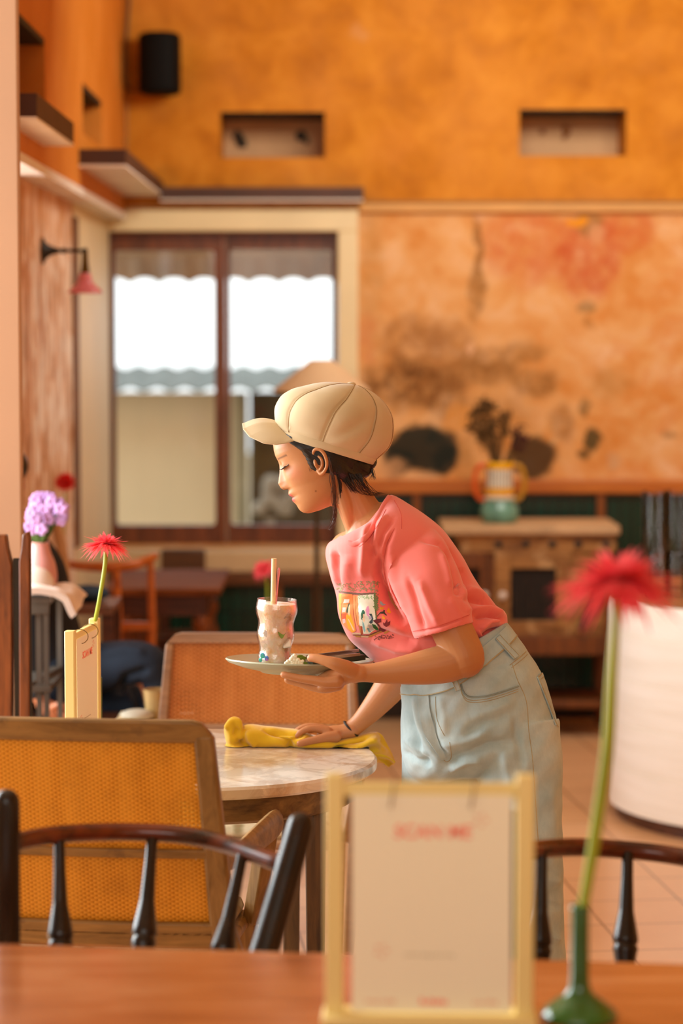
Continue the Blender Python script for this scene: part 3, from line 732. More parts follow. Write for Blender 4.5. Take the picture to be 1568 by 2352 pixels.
def gerbera(name, label, head, R, axis, stem_pts, stem_r, petal='#f84458', seed=1, n=64, droop=.25, spiky=1.0, group='single gerberas in bottle vases'):
    rnd = random.Random(seed); head = Vector(head); axis = Vector(axis).normalized()
    t = thing(name, label, 'flower', stem_pts[-1], group)
    q = Vector((0, 0, 1)).rotation_difference(axis); m = MB()
    for layer, (n_, rr, lift) in enumerate(((n, 1.0, -.02), (int(n * .85), .86, .12), (int(n * .6), .62, .28), (int(n * .4), .36, .42))):
        for i in range(n_):
            a = 2 * pi * (i + rnd.random() * .7) / n_; L = R * rr * (1 + (rnd.random() - .6) * .32 * spiky); w = R * .05 * (1 + .3 * rnd.random())
            lf = lift + (rnd.random() - .5) * .28; dr = droop * (rnd.random() * 1.2)
            d = Vector((cos(a), sin(a), 0)); sd = Vector((-sin(a), cos(a), 0)); rows = []
            for k in range(6):
                s = k / 5; z = R * (lf * s - dr * s * s * (1.4 if layer < 2 else .3))
                ww = w * (.45 + 1.2 * s * (1 - s) * 2) * (1 - s ** 4 * .9)
                c = d * (L * s) + Vector((0, 0, z)); bend = sd * (R * .05 * s * s * (rnd.random() - .5))
                rows.append([head + q @ (c + bend + sd * (-ww) + Vector((0, 0, ww * .3))), head + q @ (c + bend), head + q @ (c + bend + sd * ww + Vector((0, 0, ww * .3)))])
            m.grid(rows)
    obj('petals', m, M_petal[petal], t)
    m = MB(); m.ball(head + axis * R * .05, (R * .16, R * .16, R * .1), 8); obj('flower_disc', m, M_disc, t)
    m = MB(); m.lathe([(R * .06, -R * .3), (R * .16, -R * .22), (R * .24, -R * .08), (R * .2, 0), (0.001, R * .01)], head, 20, axis, sub=2); obj('sepals', m, M_sepal, t)
    m = MB(); m.tube([head - axis * R * .1] + [Vector(p) for p in stem_pts], stem_r, 12, sub=8); obj('stem', m, M_stem, t)
    return t
def bottle_vase(label, c, k=1.0, group='green bottle vases', mt=None, name='bottle_vase', h=.20):
    m = MB(); pr = [(.052, 0), (.056, .004), (.052, .012), (.038, .024), (.022, .036), (.0145, .052), (.0135, .09), (.0132, h - .01), (.0145, h - .004), (.0135, h), (.0105, h), (.0105, h - .03), (.001, h - .04)]
    m.lathe([(r * k, z * k) for r, z in pr], c, 32, sub=3); return obj(name, m, mt or M_green, label=label, cat='vase', group=group)
M_green = (lambda t: (t.base(t.ramp(t.noise(t.coord('Object'), 6, 3), [(.3, col('#1c4818')), (.7, col('#2f6a20'))])), t.set(rough=.12, spec=.7), t.m)[-1])(NT('green_glaze'))
hd = P(604, 1306, 8.35); rx = P(610, 0, 8.4).x
gerbera('gerbera_flower', 'small out-of-focus red gerbera on the round table behind the drinking glass', hd, .052, (-.45, -.5, .75), [(rx, 8.42, .86), (rx, 8.43, .70)], .004, seed=3, n=46)
bottle_vase('small green vase on the round table behind the rear cane chair', (rx, 8.43, .655), .6)
# ---- wooden panelled screen at the left edge (two posts and a recessed panel)
YW = 6.15
t = thing('wooden_rack', 'tall dark wooden rack with two slanted-top posts at the left edge beside the column', 'rack', (P(30, 0, YW).x, YW, 0))
M_rk = wood('rack_wood', '#4a220c', '#8c4a1e', .35, 2, 5); M_rk2 = wood('rack_wood_dark', '#140d06', '#2c1c0c', .6, 2, 4)
def wpt(px, py, Y=YW): return P(px, py, Y)
for pl, mt in (([(-60, 1228), (12, 1230), (17, 1262), (26, 1300), (27, 2500), (-60, 2500)], M_rk), ([(51, 1228), (64, 1222), (67, 1240), (67, 2500), (46, 2500), (43, 1290), (48, 1262)], M_rk)):
    m = MB(); m.prism([wpt(a, min(b, 2270)) if b > 2000 else wpt(a, b) for a, b in pl], (0, .05, 0)); m.v = [Vector((v.x, v.y, 0 if v.z < .08 else v.z)) for v in m.v]; obj('post', m, mt, t, .003)
m = MB(); m.span((wpt(16, 0).x, YW + .012, .05), (wpt(56, 0).x, YW + .03, P(0, 1284, YW).z)); obj('panel', m, M_rk2, t)
m = MB(); m.span((wpt(33, 0).x, YW + .006, P(0, 1442, YW).z), (wpt(44, 0).x, YW + .014, P(0, 1296, YW).z)); obj('glass_panel', m, plain('grey_green_glass', '#5c6458', .6, .1, 4, spec=.2), t)
# ---- grey metal stand with vase and cloth
YM = 6.95; M_gm = plain('grey_metal', '#6a645c', .35, .15, 6, .5)
t = thing('metal_stand', 'grey metal stand at the left holding the pink vase and white cloth', 'stand', (P(60, 0, YM).x, YM + .1, 0))
zt1 = P(0, 1372, YM).z
m = MB(); m.span((P(0, 0, YM).x, YM, zt1 - .02), (P(104, 0, YM).x, YM + .32, zt1)); m.span((P(0, 0, YM).x, YM, zt1 - .05), (P(100, 0, YM).x, YM + .015, zt1 - .02)); obj('top_frame', m, M_gm, t, .002)
m = MB(); m.bar(P(60, 1578, YM), P(130, 1538, YM + .3), .03, .022); m.span((P(0, 0, YM).x, YM, P(0, 1590, YM).z), (P(104, 0, YM).x, YM + .3, P(0, 1575, YM).z)); obj('shelf', m, M_gm, t, .002)
for px, yy in ((92, YM + .01), (74, YM + .02), (10, YM + .01), (96, YM + .3), (10, YM + .3)):
    m = MB(); a_ = P(px, 0, YM).x; m.span((a_ - .008, yy - .006, 0), (a_ + .008, yy + .01, zt1 - .02)); obj('leg', m, M_gm, t)
def cloth_over():
    m = MB(); rows = []
    for i in range(28):
        u = i / 27; row = []
        for j in range(16):
            v = j / 15; x = lerp(P(40, 0, YM).x, P(168, 0, YM).x, u)
            edge = max(0, x - P(118, 0, YM).x)
            z = zt1 + .012 + .012 * sin(u * 5 + v * 3) * (1 - u) + .006 * sin(v * 11) - (edge * 6) ** 2 * .12 - edge * .3
            if edge > .03: z -= .03 * (1 - v) * smoothstep(.03, .06, edge)
            row.append((x - edge * .15, YM - .02 + v * .3 , z))
        rows.append(row)
    m.sheet(rows, .02); return m
m = cloth_over(); me = m.mesh(); 
obj('white_cloth', me, plain('white_towel', '#f8e4d8', .85, .12, 10), label='white and pink folded towel draped over the end of the grey metal stand', cat='towel')
m = MB(); m.ball(P(78, 1340, YM + .12), (.06, .05, .05), 12); obj('folded_napkin', m, plain('napkin_white', '#f0e0d4', .85, .06, 10), label='rounded white folded napkin beside the pink vase on the metal stand', cat='napkin')
cv = P(92, 1345, YM + .2); M_pv = plain('pink_vase', '#e0a09a', .35, .05, 4)
m = MB(); m.lathe([(.03, 0), (.046, .005), (.052, .04), (.046, .08), (.034, .11), (.028, .135), (.03, .142), (.024, .14), (.001, .1)], (cv.x, cv.y, zt1), 32, sub=3)
vz1 = zt1; obj('pink_vase', m, M_pv, label='pale pink vase of lilac flowers at the left edge', cat='vase')
rnd = random.Random(5); t = thing('lilac_bouquet', 'lilac flower bouquet in the pale pink vase', 'flowers', (cv.x, cv.y, zt1 + .14))
m = MB(); g = MB(); hc = P(100, 1178, YM + .2)
for i in range(34):
    a = rnd.random() * 2 * pi; q = sqrt(rnd.random()); e = hc + Vector((cos(a) * q * .062, (rnd.random() - .5) * .1, sin(a) * q * .048))
    for k in range(5):
        an = 2 * pi * k / 5 + i; m.ball(e + Vector((cos(an) * .011, -.003, sin(an) * .011)), (.0095, .004, .0095), 5)
    g.tube([Vector((cv.x, cv.y, zt1 + .13)), (Vector((cv.x, cv.y, zt1 + .15)) + e) / 2, e], .002, 5)
for k in range(14):
    a = rnd.random() * 6.28; b0 = Vector((cv.x, cv.y, zt1 + .135)); e = b0 + Vector((cos(a) * .04, sin(a) * .04, .035 + .03 * rnd.random())); g.tube([b0, e], [.012, .004], 6)
obj('blossoms', m, plain('lilac_petals', '#d8a8e8', .6, .25, 30), t); obj('stems_and_leaves', g, plain('leaf_green', '#4a6420', .6, .2, 20), t)
# pale carved chair back and red flower further back at left
t = thing('carved_chair', 'pale wooden chair with a turned leg behind the metal stand at left', 'chair', (P(140, 0, 8.2).x, 8.2, 0))
M_pale = wood('pale_wood', '#a8784c', '#d8aa7c', .5)
m = MB(); m.tube([P(122, 1180, 8.2), P(138, 1240, 8.2), P(150, 1330, 8.2), P(152, 1500, 8.2), (P(150, 0, 8.2).x, 8.2, 0)], [.018, .018, .018, .018, .015], 10, sub=4); obj('back_post', m, M_pale, t)
m = MB(); m.tube([P(84, 1180, 8.2), P(86, 1500, 8.2), (P(86, 0, 8.2).x, 8.2, 0)], [.018, .018, .015], 10); obj('back_post', m, M_pale, t)
m = MB(); m.bar(P(84, 1200, 8.2), P(125, 1200, 8.2), .02, .05); obj('back_rail', m, M_pale, t, .004)
m = MB(); m.bar(P(84, 1300, 8.2), P(145, 1300, 8.2), .02, .03); obj('back_rail', m, M_pale, t, .004)
m = MB(); m.span((P(80, 0, 8.2).x, 7.92, .42), (P(155, 0, 8.2).x, 8.22, .45)); obj('seat', m, M_pale, t, .006)
for px in (92, 145):
    m = MB(); m.lathe([(.02, 0), (.016, .1), (.028, .2), (.02, .26), (.03, .34), (.024, .42)], (P(px, 0, 7.9).x, 7.95, 0), 14, sub=3); obj('leg', m, M_pale, t)
t = thing('slate_table', 'brownish table top holding the blue cushion behind the metal stand', 'table', (P(185, 0, 8.4).x, 8.45, 0))
zz = P(0, 1392, 8.3).z
m = MB(); m.span((P(90, 0, 8.3).x, 8.28, zz - .03), (P(250, 0, 8.3).x, 8.62, zz)); obj('tabletop', m, wood('slate_wood', '#5a3a2c', '#9a6a54', .35, 0, 3), t, .005)
for px in (110, 236):
    for yy in (8.32, 8.58):
        m = MB(); a_ = P(px, 0, 8.3).x; m.span((a_ - .02, yy - .02, 0), (a_ + .02, yy + .02, zz - .03)); obj('leg', m, M_darkwood, t)
m = MB(); cq = P(190, 0, 8.4); m.ball((cq.x, 8.44, zz + .03), (.075, .07, .03), 12); obj('blue_cushion', m, plain('navy_cushion', '#1c3c58', .8, .15, 10), label='flat navy blue cushion on the brownish table at left', cat='cushion')
yr = PX(145, XL2 + .04)
gerbera('gerbera_flower', 'dark red blurred gerbera above the lilac flowers against the left wall', P(149, 1106, 8.5), .042, (-.1, -1, .2), [P(146, 1250, 8.53), Vector((P(128, 0, 8.55).x, 8.55, zz + .06))], .003, '#d81818', 8, 40)
bottle_vase('small green vase holding the dark red gerbera against the left wall', (P(128, 0, 8.55).x, 8.55, zz), .6)
# ---- white counter with rounded end, glass jars
t = thing('counter', 'white rounded counter of smooth horizontal boards with a brown top at the right edge', 'counter', (1.66, 8.68, 0))
M_cw = (lambda t: (t.base(t.ramp(t.noise(t.coord('Object', (1, 1, 12)), 2, 3), [(.3, col('#f2e8da')), (.7, col('#fcf4ea'))])), t.set(rough=.35), t.m)[-1])(NT('counter_white'))
ccx, ccy, cr = .972 + .69, 8.70, .69; ch = P(0, 1368, 8.68).z
def stadium(r, z): return [Vector((ccx + 1.2, ccy + r, z))] + [Vector((ccx + r * cos(a), ccy + r * sin(a), z)) for a in np.linspace(pi / 2, 3 * pi / 2, 48)] + [Vector((ccx + 1.2, ccy - r, z))]
m = MB(); zs = [.05]; rr = [cr]
for zc in (.2, .36, .52, .68): 
    zs += [zc - .004, zc - .001, zc + .001, zc + .004]; rr += [cr, cr - .004, cr - .004, cr]
zs += [ch - .02, ch - .006, ch]; rr += [cr, cr - .003, cr - .012]
m.loft([stadium(r, z) for r, z in zip(rr, zs)]); obj('curved_front', m, M_cw, t, smooth=25)
m = MB(); m.loft([stadium(cr - .03, 0), stadium(cr - .03, .05)]); obj('plinth', m, M_darkwood, t)
m = MB(); m.loft([stadium(cr - .015, ch), stadium(cr - .012, ch + .005), stadium(cr - .016, ch + .01)]); obj('counter_top', m, wood('counter_top', '#7a4c28', '#a87448', .35, 0, 3), t)
zc = ch + .01
def jar(label, px, Y, hh, r, lid=False):
    x = P(px, 0, Y).x; m = MB()
    m.lathe([(r * .96, 0), (r, .006), (r, hh - .004), (r - .002, hh), (r - .004, hh - .004), (r - .004, .012), (.001, .01)], (x, Y, zc), 36)
    return obj('glass_jar', m, M_glass, label=label, cat='jar', group='glass jars on the white counter')
jar('tall clear glass jar at the left end of the counter jars', 1514, 8.8, .36, .045)
jar('tall clear glass cylinder at the right frame edge on the white counter', 1566, 8.85, .36, .04)
jar('short clear glass tumbler standing before the tall jars', 1520, 8.6, .17, .036)
jar('short clear glass at the right edge, beside the tumbler', 1566, 8.6, .16, .03)
m = MB(); m.lathe([(.03, 0), (.045, .002), (.047, .012), (.04, .016), (.001, .01)], (P(1458, 0, 8.85).x, 8.85, zc), 24); obj('small_dish', m, plain('dish_white', '#e8e0dc', .2, .03), label='small white dish on the counter left of the glass jars', cat='dish')
# ================================================================== CANE CHAIRS AND MARBLE TABLE
def cane_mat(name, c1, c2, c3, per=.0078):
    t = NT(name); v = t.coord('Object')
    sep = t.n('ShaderNodeSeparateXYZ'); t.l(v, sep.inputs[0])
    nz = t.noise(v, 9, 4, .6); wob = t.math('MULTIPLY', t.math('SUBTRACT', nz, .5), .004)
    x = t.math('ADD', sep.outputs[0], wob); z = t.math('ADD', sep.outputs[2], wob)
    kx, kz = 2 * pi / per, 2 * pi / (per * 1.18)
    sx = t.math('SINE', t.math('MULTIPLY', x, kx)); sz = t.math('SINE', t.math('MULTIPLY', z, kz))
    colm = t.math('SINE', t.math('MULTIPLY', x, kx / 2)); sg = t.math('SIGN', colm)
    sz2 = t.math('SINE', t.math('ADD', t.math('MULTIPLY', z, kz), t.math('MULTIPLY', sg, pi / 2)))
    h = t.math('ADD', t.math('MULTIPLY', sz2, .5), t.math('MULTIPLY', sx, .22))
    f = t.math('ADD', t.math('MULTIPLY', h, .5), .5, clamp=True)
    c = t.ramp(f, [(.0, col(c1)), (.35, col(c2)), (.8, col(c3))])
    bl = t.noise(t.coord('Object', (14, 1, 1.5)), 1.6, 4, .6)
    c = t.mix(t.math('MULTIPLY', t.ramp(bl, [(.4, (0, 0, 0)), (.65, (1, 1, 1))]), .4), c, col(c3))
    c = t.mix(t.math('MULTIPLY', t.ramp(t.noise(v, 5, 5, .7), [(.5, (0, 0, 0)), (.75, (1, 1, 1))]), .35), c, col(c1))
    t.base(c); t.set(rough=.42, spec=.4); t.bump(f, .6, .002)
    tl = t.n('ShaderNodeBsdfTranslucent'); t.l(c, tl.inputs[0])
    ms = t.n('ShaderNodeMixShader'); ms.inputs[0].default_value = .35; t.l(t.b.outputs[0], ms.inputs[1]); t.l(tl.outputs[0], ms.inputs[2])
    tr = t.n('ShaderNodeBsdfTransparent'); ms2 = t.n('ShaderNodeMixShader')
    lo = t.math('LESS_THAN', sx, -.55); lo2 = t.math('LESS_THAN', sz, -.5); worn = t.math('GREATER_THAN', t.noise(v, 3.2, 3, .6), .585)
    hole = t.math('MULTIPLY', t.math('MULTIPLY', lo, lo2), worn)
    t.l(hole, ms2.inputs[0]); t.l(ms.outputs[0], ms2.inputs[1]); t.l(tr.outputs[0], ms2.inputs[2]); t.l(ms2.outputs[0], t.out.inputs[0])
    return t.m
M_cane = cane_mat('woven_cane', '#84480a', '#d49018', '#f0b848'); M_cane2 = cane_mat('woven_cane_rust', '#8a3c08', '#cc7420', '#f0aa5c', .0105)
M_chw = wood('cane_chair_wood', '#6a4a1c', '#a87e44', .5, 0, 5, 8, wear='#5a3c20'); M_chv = wood('cane_chair_wood_upright', '#6a4a1c', '#a47c46', .5, 2, 5, 8)
def floral():
    t = NT('floral_seat'); v = t.coord('Object'); x = t.n('ShaderNodeTexVoronoi'); t.l(v, x.inputs[0]); x.inputs['Scale'].default_value = 16
    f = t.ramp(x.outputs[0], [(.18, col('#9c3c3c')), (.3, col('#8c7c54')), (.42, col('#cfc0a0'))]); n = t.noise(v, 22, 4)
    t.base(t.mix(t.ramp(n, [(.5, (0, 0, 0)), (.6, (1, 1, 1))]), f, col('#b8a888'))); t.set(rough=.9); return t.m
M_floral = floral()
def cane_chair(label, cane, wh, wv, group='cane-backed armchairs around the marble table', fw=1.0):
    """built facing +Y, its back towards -Y"""
    t = thing('cane_armchair', label, 'chair', (0, 0, 0), group)
    zb, zt = .535, .978; hb, ht = .292, .262
    def yb(z, x): return -.22 - (z - zb) * .22 + .16 * (x * x)          # rake and hollow of the back
    def hw(z): return lerp(hb, ht, (z - zb) / (zt - zb))
    sw = .052
    # frame: one continuous rounded outline strip
    def strip(z0, z1, rnd0=0, rnd1=0):
        m = MB(); n = 28; rows = []
        for side in (0, 1):
            pass
        rings = []
        for i in range(n + 1):
            u = -1 + 2 * i / n; x = u * (hw((z0 + z1) / 2) - .004); e = 0
            za, zc_ = z0, z1
            if rnd1: zc_ = z1 - rnd1 * max(0, (abs(u) - .86) / .14) ** 2.2
            y0 = yb(za, x); y1 = yb(zc_, x)
            rings.append([(x, y0 - .014, za), (x, y1 - .014, zc_), (x, y1 + .014, zc_), (x, y0 + .014, za)])
        m.loft(rings); return m
    obj('top_rail', strip(zt - .046 * fw, zt, 0, .028), wh, t, .006)
    obj('bottom_rail', strip(zb - .035, zb + .02), wh, t, .006)
    obj('lower_rail', strip(zb - .006, zb - .002 + .0), wh, t)
    obj('middle_rail', strip(.692, .71), wh, t, .003)
    for s in (-1, 1):
        m = MB(); rings = []
        for i in range(15):
            z = lerp(.0, zt - .030, i / 14)
            if z < zb: x = s * lerp(.25, hb, z / zb); w = lerp(.018, .028, z / zb); y = lerp(-.26, -.22 + .16 * .07, z / zb)
            else: x = s * (hw(z) - .026); w = lerp(.026, .019, (z - zb) / (zt - zb)) * fw; x = s * (hw(z) - w); y = yb(z, x)
            rings.append([(x - w, y - .016, z), (x + w, y - .016, z), (x + w, y + .016, z), (x - w, y + .016, z)])
        m.loft(rings); obj('back_stile', m, wv, t, .007)
    for za, zc_ in ((zb + .015, .696), (.706, zt - .04 * fw)):
        m = MB(); rows = []
        for i in range(9):
            z = lerp(za, zc_, i / 8); rows.append([(u * (hw(z) - .034 * fw), yb(z, u * hw(z)), z) for u in np.linspace(-1, 1, 25)])
        m.sheet(rows, .004); obj('cane_panel', m, cane, t)
    m = MB(); rows = []
    m.box((0, .02, .455), (.50, .48, .03)); obj('seat_frame', m, wh, t, .01)
    m = MB(); m.box((0, .03, .485), (.47, .44, .045)); obj('seat_cushion', m, M_floral, t, .02)
    for s in (-1, 1):
        m = MB(); m.tube([(s * .268, -.24, .675), (s * .285, -.1, .675), (s * .305, .06, .68), (s * .31, .20, .675), (s * .30, .235, .66)], [.018, .024, .03, .03, .018], 12, sub=5, flat=.6); obj('armrest', m, wh, t)
        m = MB(); m.bar((s * .298, .17, .67), (s * .26, .2, .455), .036, .036); obj('arm_post', m, wv, t, .005)
        m = MB(); m.bar((s * .245, .22, .46), (s * .24, .24, 0), .04, .04, w2=.028, h2=.028); obj('leg', m, wv, t, .005)
    return t
ch1 = cane_chair('nearest cane armchair with bright orange woven back, seen from behind at left', M_cane, M_chw, M_chv)
ch1.location = (-.475, 5.02, 0); ch1.rotation_euler.z = radians(-7)
M_pw = wood('pale_chair_wood', '#8c6648', '#b88c66', .4, 0, 5, 8)
ch2 = cane_chair('rear cane armchair with rust woven back, behind the marble table under the plate', M_cane2, M_pw, M_pw, fw=.62)
ch2.scale.z = .92
ch2.location = (P(573, 0, 6.5).x, 6.42, 0); ch2.rotation_euler.z = radians(180 - 3)
# ---- marble table
def marble():
    t = NT('marble'); v = t.coord('World'); n = t.noise(v, 4, 8, .65, 1.6); n2 = t.noise(v, 9, 5, .6, .8)
    c = t.ramp(n, [(.35, col('#c8a684')), (.48, col('#e0ccb4')), (.55, col('#eee0cc'))]); c = t.mix(t.ramp(n2, [(.46, (.35, .35, .35)), (.52, (0, 0, 0))]), c, col('#9a8670'))
    t.base(c); t.set(rough=.18); return t.m
TX, TY, TR = -.322, 5.585, .405
t = thing('marble_table', 'round table with a veined pale marble top on a worn wooden frame', 'table', (TX, TY, 0))
m = MB(); m.lathe([(.001, .722), (TR - .006, .722), (TR, .728), (TR, .744), (TR - .006, .75), (.001, .75)], (TX, TY, 0), 72); obj('marble_top', m, marble(), t)
M_ap = wood('apron_worn', '#4a3014', '#94703c', .5, 0, 6, 6, wear='#4a2410')
m = MB(); R_ = .30
rg = [[(TX + (TR - .035 - q) * cos(a), TY + (TR - .035 - q) * sin(a), z) for a in np.linspace(0, 2 * pi, 49)[:-1]] for q, z in ((0, .722), (0, .668), (.012, .66), (.02, .66), (.02, .722))]
m.loft(rg, cap=False, close=True); obj('apron', m, M_ap, t)
for a in (45, 135, 225, 315):
    a = radians(a + 8); lx, ly = TX + .33 * cos(a), TY + .33 * sin(a)
    m = MB(); m.bar((lx, ly, .70), (lx, ly, 0), .048, .048, w2=.036, h2=.036); obj('leg', m, wood('table_leg_dark', '#3a2612', '#6a4c28', .5), t, .004)
# ================================================================== MENU STANDS
M_stand = plain('cream_stand', '#f2dc94', .5, .03, 2); M_card = plain('card_cream', '#fcf6dc', .7, .02, 2); M_red = plain('print_red', '#ff8a74', .7, .02, 2)
M_ring = plain('wire_ring', '#8a7450', .3, .1, 5, .9); M_ink = plain('print_dark', '#3c4a44', .7, .1, 4); M_pinkink = plain('print_pale_pink', '#f4c8ac', .7, .05, 3)
def text_mesh(s, size, ext=.0003):
    cu = bpy.data.curves.new('txt', 'FONT'); cu.body = s; cu.size = size; cu.extrude = ext; cu.align_x = 'CENTER'; cu.align_y = 'CENTER'; cu.offset = size * .018; cu.shear = .12
    o = bpy.data.objects.new('txt', cu); C.objects.link(o); bpy.context.view_layer.update()
    me = bpy.data.meshes.new_from_object(o.evaluated_get(bpy.context.evaluated_depsgraph_get())); bpy.data.objects.remove(o); return me
def menu_stand(label, lbl_card):
    """local frame: width along x, front towards -y, foot at z = 0"""
    t = thing('menu_stand', label, 'stand', (0, 0, 0), 'cream menu stands')
    H, W = .362, .297
    for s in (-1, 1):
        m = MB(); m.box((s * (W / 2 - .0125), 0, H / 2), (.026, .026, H)); obj('post', m, M_stand, t, .003)
    m = MB(); m.box((0, 0, H - .022), (W - .05, .014, .02)); obj('crossbar', m, M_stand, t, .003)
    m = MB(); m.box((0, 0, .008), (W + .01, .07, .016)); obj('foot_board', m, M_stand, t, .003)
    cw, chh = .228, .315; z1 = H - .028; y = -.0095
    m = MB(); m.box((.003, y, z1 - chh / 2), (cw, .0016, chh)); card = obj('card', m, M_card, t)
    yf = y - .0012
    me = text_mesh('SCAN ME', .0265); me.transform(Matrix.Rotation(pi / 2, 4, 'X')); me.transform(Matrix.Translation((.004, yf, z1 - .054))); obj('card_text', me, M_red, card, smooth=0)
    k = .001
    def blot(nm, cx, cz, w, h, mt, seed):
        rnd = random.Random(seed); m = MB(); n = max(4, int(w / .006))
        for i in range(n):
            x = cx - w / 2 + w * (i + .5) / n; hh = h * (.5 + .5 * rnd.random()); m.box((x, yf, cz + (rnd.random() - .5) * h * .3), (w / n * .7, .0006, hh))
        return obj(nm, m, mt, card, smooth=0)
    blot('small_print', .006, z1 - .300, .040, .009, M_red, 2); blot('small_print', -.07, z1 - .300, .044, .007, M_pinkink, 3); blot('small_print', .08, z1 - .300, .036, .007, M_pinkink, 4); blot('small_print', .0, z1 - .232, .072, .003, plain('print_grey', '#c4b89c', .7), 5)
    for cx, cz in ((.073, z1 - .036), (-.068, z1 - .226)):
        m = MB()
        for a in range(5): m.box((cx + .008 * cos(a * 1.2), yf, cz + .008 * sin(a * 1.2)), (.006, .0006, .004))
        obj('sketch_mark', m, M_pinkink, card, smooth=0)
    for s in (-1, 1):
        m = MB(); cx = .004 + s * .057; m.tube([(cx + .003 * sin(a), -.004 + .022 * cos(a), H - .028 + .020 * sin(a)) for a in np.linspace(0, 2 * pi, 25)], .0011, 8, cap=False); obj('wire_ring', m, M_ring, t)
    return t
ms1 = menu_stand('large cream wooden menu stand on the near table, its card facing the viewer', '')
ms2 = copy_tree(ms1)
sf = G(985, 2350, .754)
ms1.scale = (.985, .985, .985)
ms1.location = (sf.x, sf.y, .754); ms1.rotation_euler.z = radians(-2)
q = P(192, 1700, 5.64); ms2.location = (q.x, 5.64, .75); ms2.rotation_euler.z = radians(83); ms2.scale = (.92, .92, .84)
ms2['label'] = 'cream menu stand seen edge-on at the left of the marble table'
gh = P(244, 1250, 5.72)
gerbera('gerbera_flower', 'sharp coral red gerbera rising above the edge-on menu stand', gh, .062, (.10, .02, 1), [P(241, 1300, 5.72), P(228, 1380, 5.72), P(216, 1450, 5.78), P(214, 1550, 5.86), Vector((P(214, 0, 5.9).x, 5.9, .80))], .0052, seed=2, droop=.35)
bottle_vase('green bottle vase behind the edge-on menu stand on the marble table', (P(214, 0, 5.9).x, 5.9, .75), .7)
# ================================================================== NEAR TABLE
def polished():
    t = NT('polished_tabletop'); v = t.coord('World', (1, 6, 1), (0, 0, radians(4))); f = t.noise(v, 3, 7, .62, .5); g = t.noise(t.coord('World', (2, 14, 1)), 6, 4, .6)
    c = t.ramp(f, [(.3, col('#94502a')), (.5, col('#b46c3e')), (.7, col('#cc8c5e'))]); c = t.mix(t.math('MULTIPLY', g, .35), c, col('#8a4418'))
    t.base(c); t.set(rough=.2, spec=.55, coat=.35, coatr=.12); t.bump(f, .05, .001); return t.m
e0 = G(0, 2166, .754); e1 = G(1568, 2213, .754); d = (e1 - e0).normalized(); a0 = e0 - d * .45; a1 = e1 + d * .5; nb = Vector((d.y, -d.x, 0))
t = thing('near_table', 'polished reddish-brown wooden table across the bottom of the frame', 'table', (a0 + a1) / 2 + nb * .5 - Vector((0, 0, .754)))
m = MB(); m.prism([a0, a1, a1 + nb * .95, a0 + nb * .95], (0, 0, -.035)); obj('tabletop', m, polished(), t, .004)
M_nt = wood('near_table_leg', '#4a200c', '#7a3c18', .4)
i0 = a0 + d * .07 + nb * .07; i1 = a1 - d * .07 + nb * .07
m = MB(); m.bar(i0 + Vector((0, 0, -.075)), i1 + Vector((0, 0, -.075)), .02, .08); m.bar(i0 + nb * .8 + Vector((0, 0, -.075)), i1 + nb * .8 + Vector((0, 0, -.075)), .02, .08); obj('apron', m, M_nt, t)
for p in (i0, i1, i0 + nb * .8, i1 + nb * .8):
    m = MB(); m.bar((p.x, p.y, .72), (p.x, p.y, 0), .06, .06, w2=.045, h2=.045); obj('leg', m, M_nt, t, .004)
vb = G(1330, 2338, .754)
bottle_vase('green bottle vase on the near table beside the large menu stand', (vb.x, vb.y, .754), .98, h=.165)
vY = vb.y
gerbera('gerbera_flower', 'large blurred pink-red gerbera leaning over the near table at right', P(1418, 1336, vY - .05), .096, (-.03, -.02, 1), [P(1413, 1430, vY - .05), P(1404, 1560, vY - .04), P(1394, 1720, vY - .03), P(1366, 1920, vY - .01), P(1340, 2080, vY), P(1333, 2150, vY)], [.0055, .006, .0075, .0085, .0085, .0075, .0065, .006], seed=6, n=80, droop=.34)
# ================================================================== DARK SPINDLE CHAIRS
M_dk = (lambda t: (t.base(t.ramp(t.noise(t.coord('Object', (6, 6, 1)), 5, 4), [(.3, col('#120c08')), (.7, col('#2c1a10'))])), t.set(rough=.25, spec=.35), t.m)[-1])(NT('dark_lacquer'))
M_dkr = wood('lacquer_rail', '#2a0f06', '#7a2e0c', .2, 0, 5, 5)
def spindle(px0, y0, px1, Y0, Y1, zs, r=.0135):
    """turned spindle from the rail down to the seat"""
    a = P(px0, y0, Y0); b = P(px1, 2160, Y1); dd = (b - a) / (b.z - a.z); e = a + dd * (zs - a.z); L = (e - a).length
    prof = [(0, .75), (.12, .8), (.27, 1.0), (.36, 1.5), (.405, 1.72), (.42, 1.35), (.433, 1.75), (.45, 1.6), (.56, 1.05), (.72, 1.0), (.88, .85), (1, .75)]
    s = np.linspace(0, 1, 60); rr = np.interp(s, [p[0] for p in prof], [p[1] for p in prof]) * r
    m = MB(); m.tube([a.lerp(e, float(q)) for q in s], [float(q) for q in rr], 14); return m
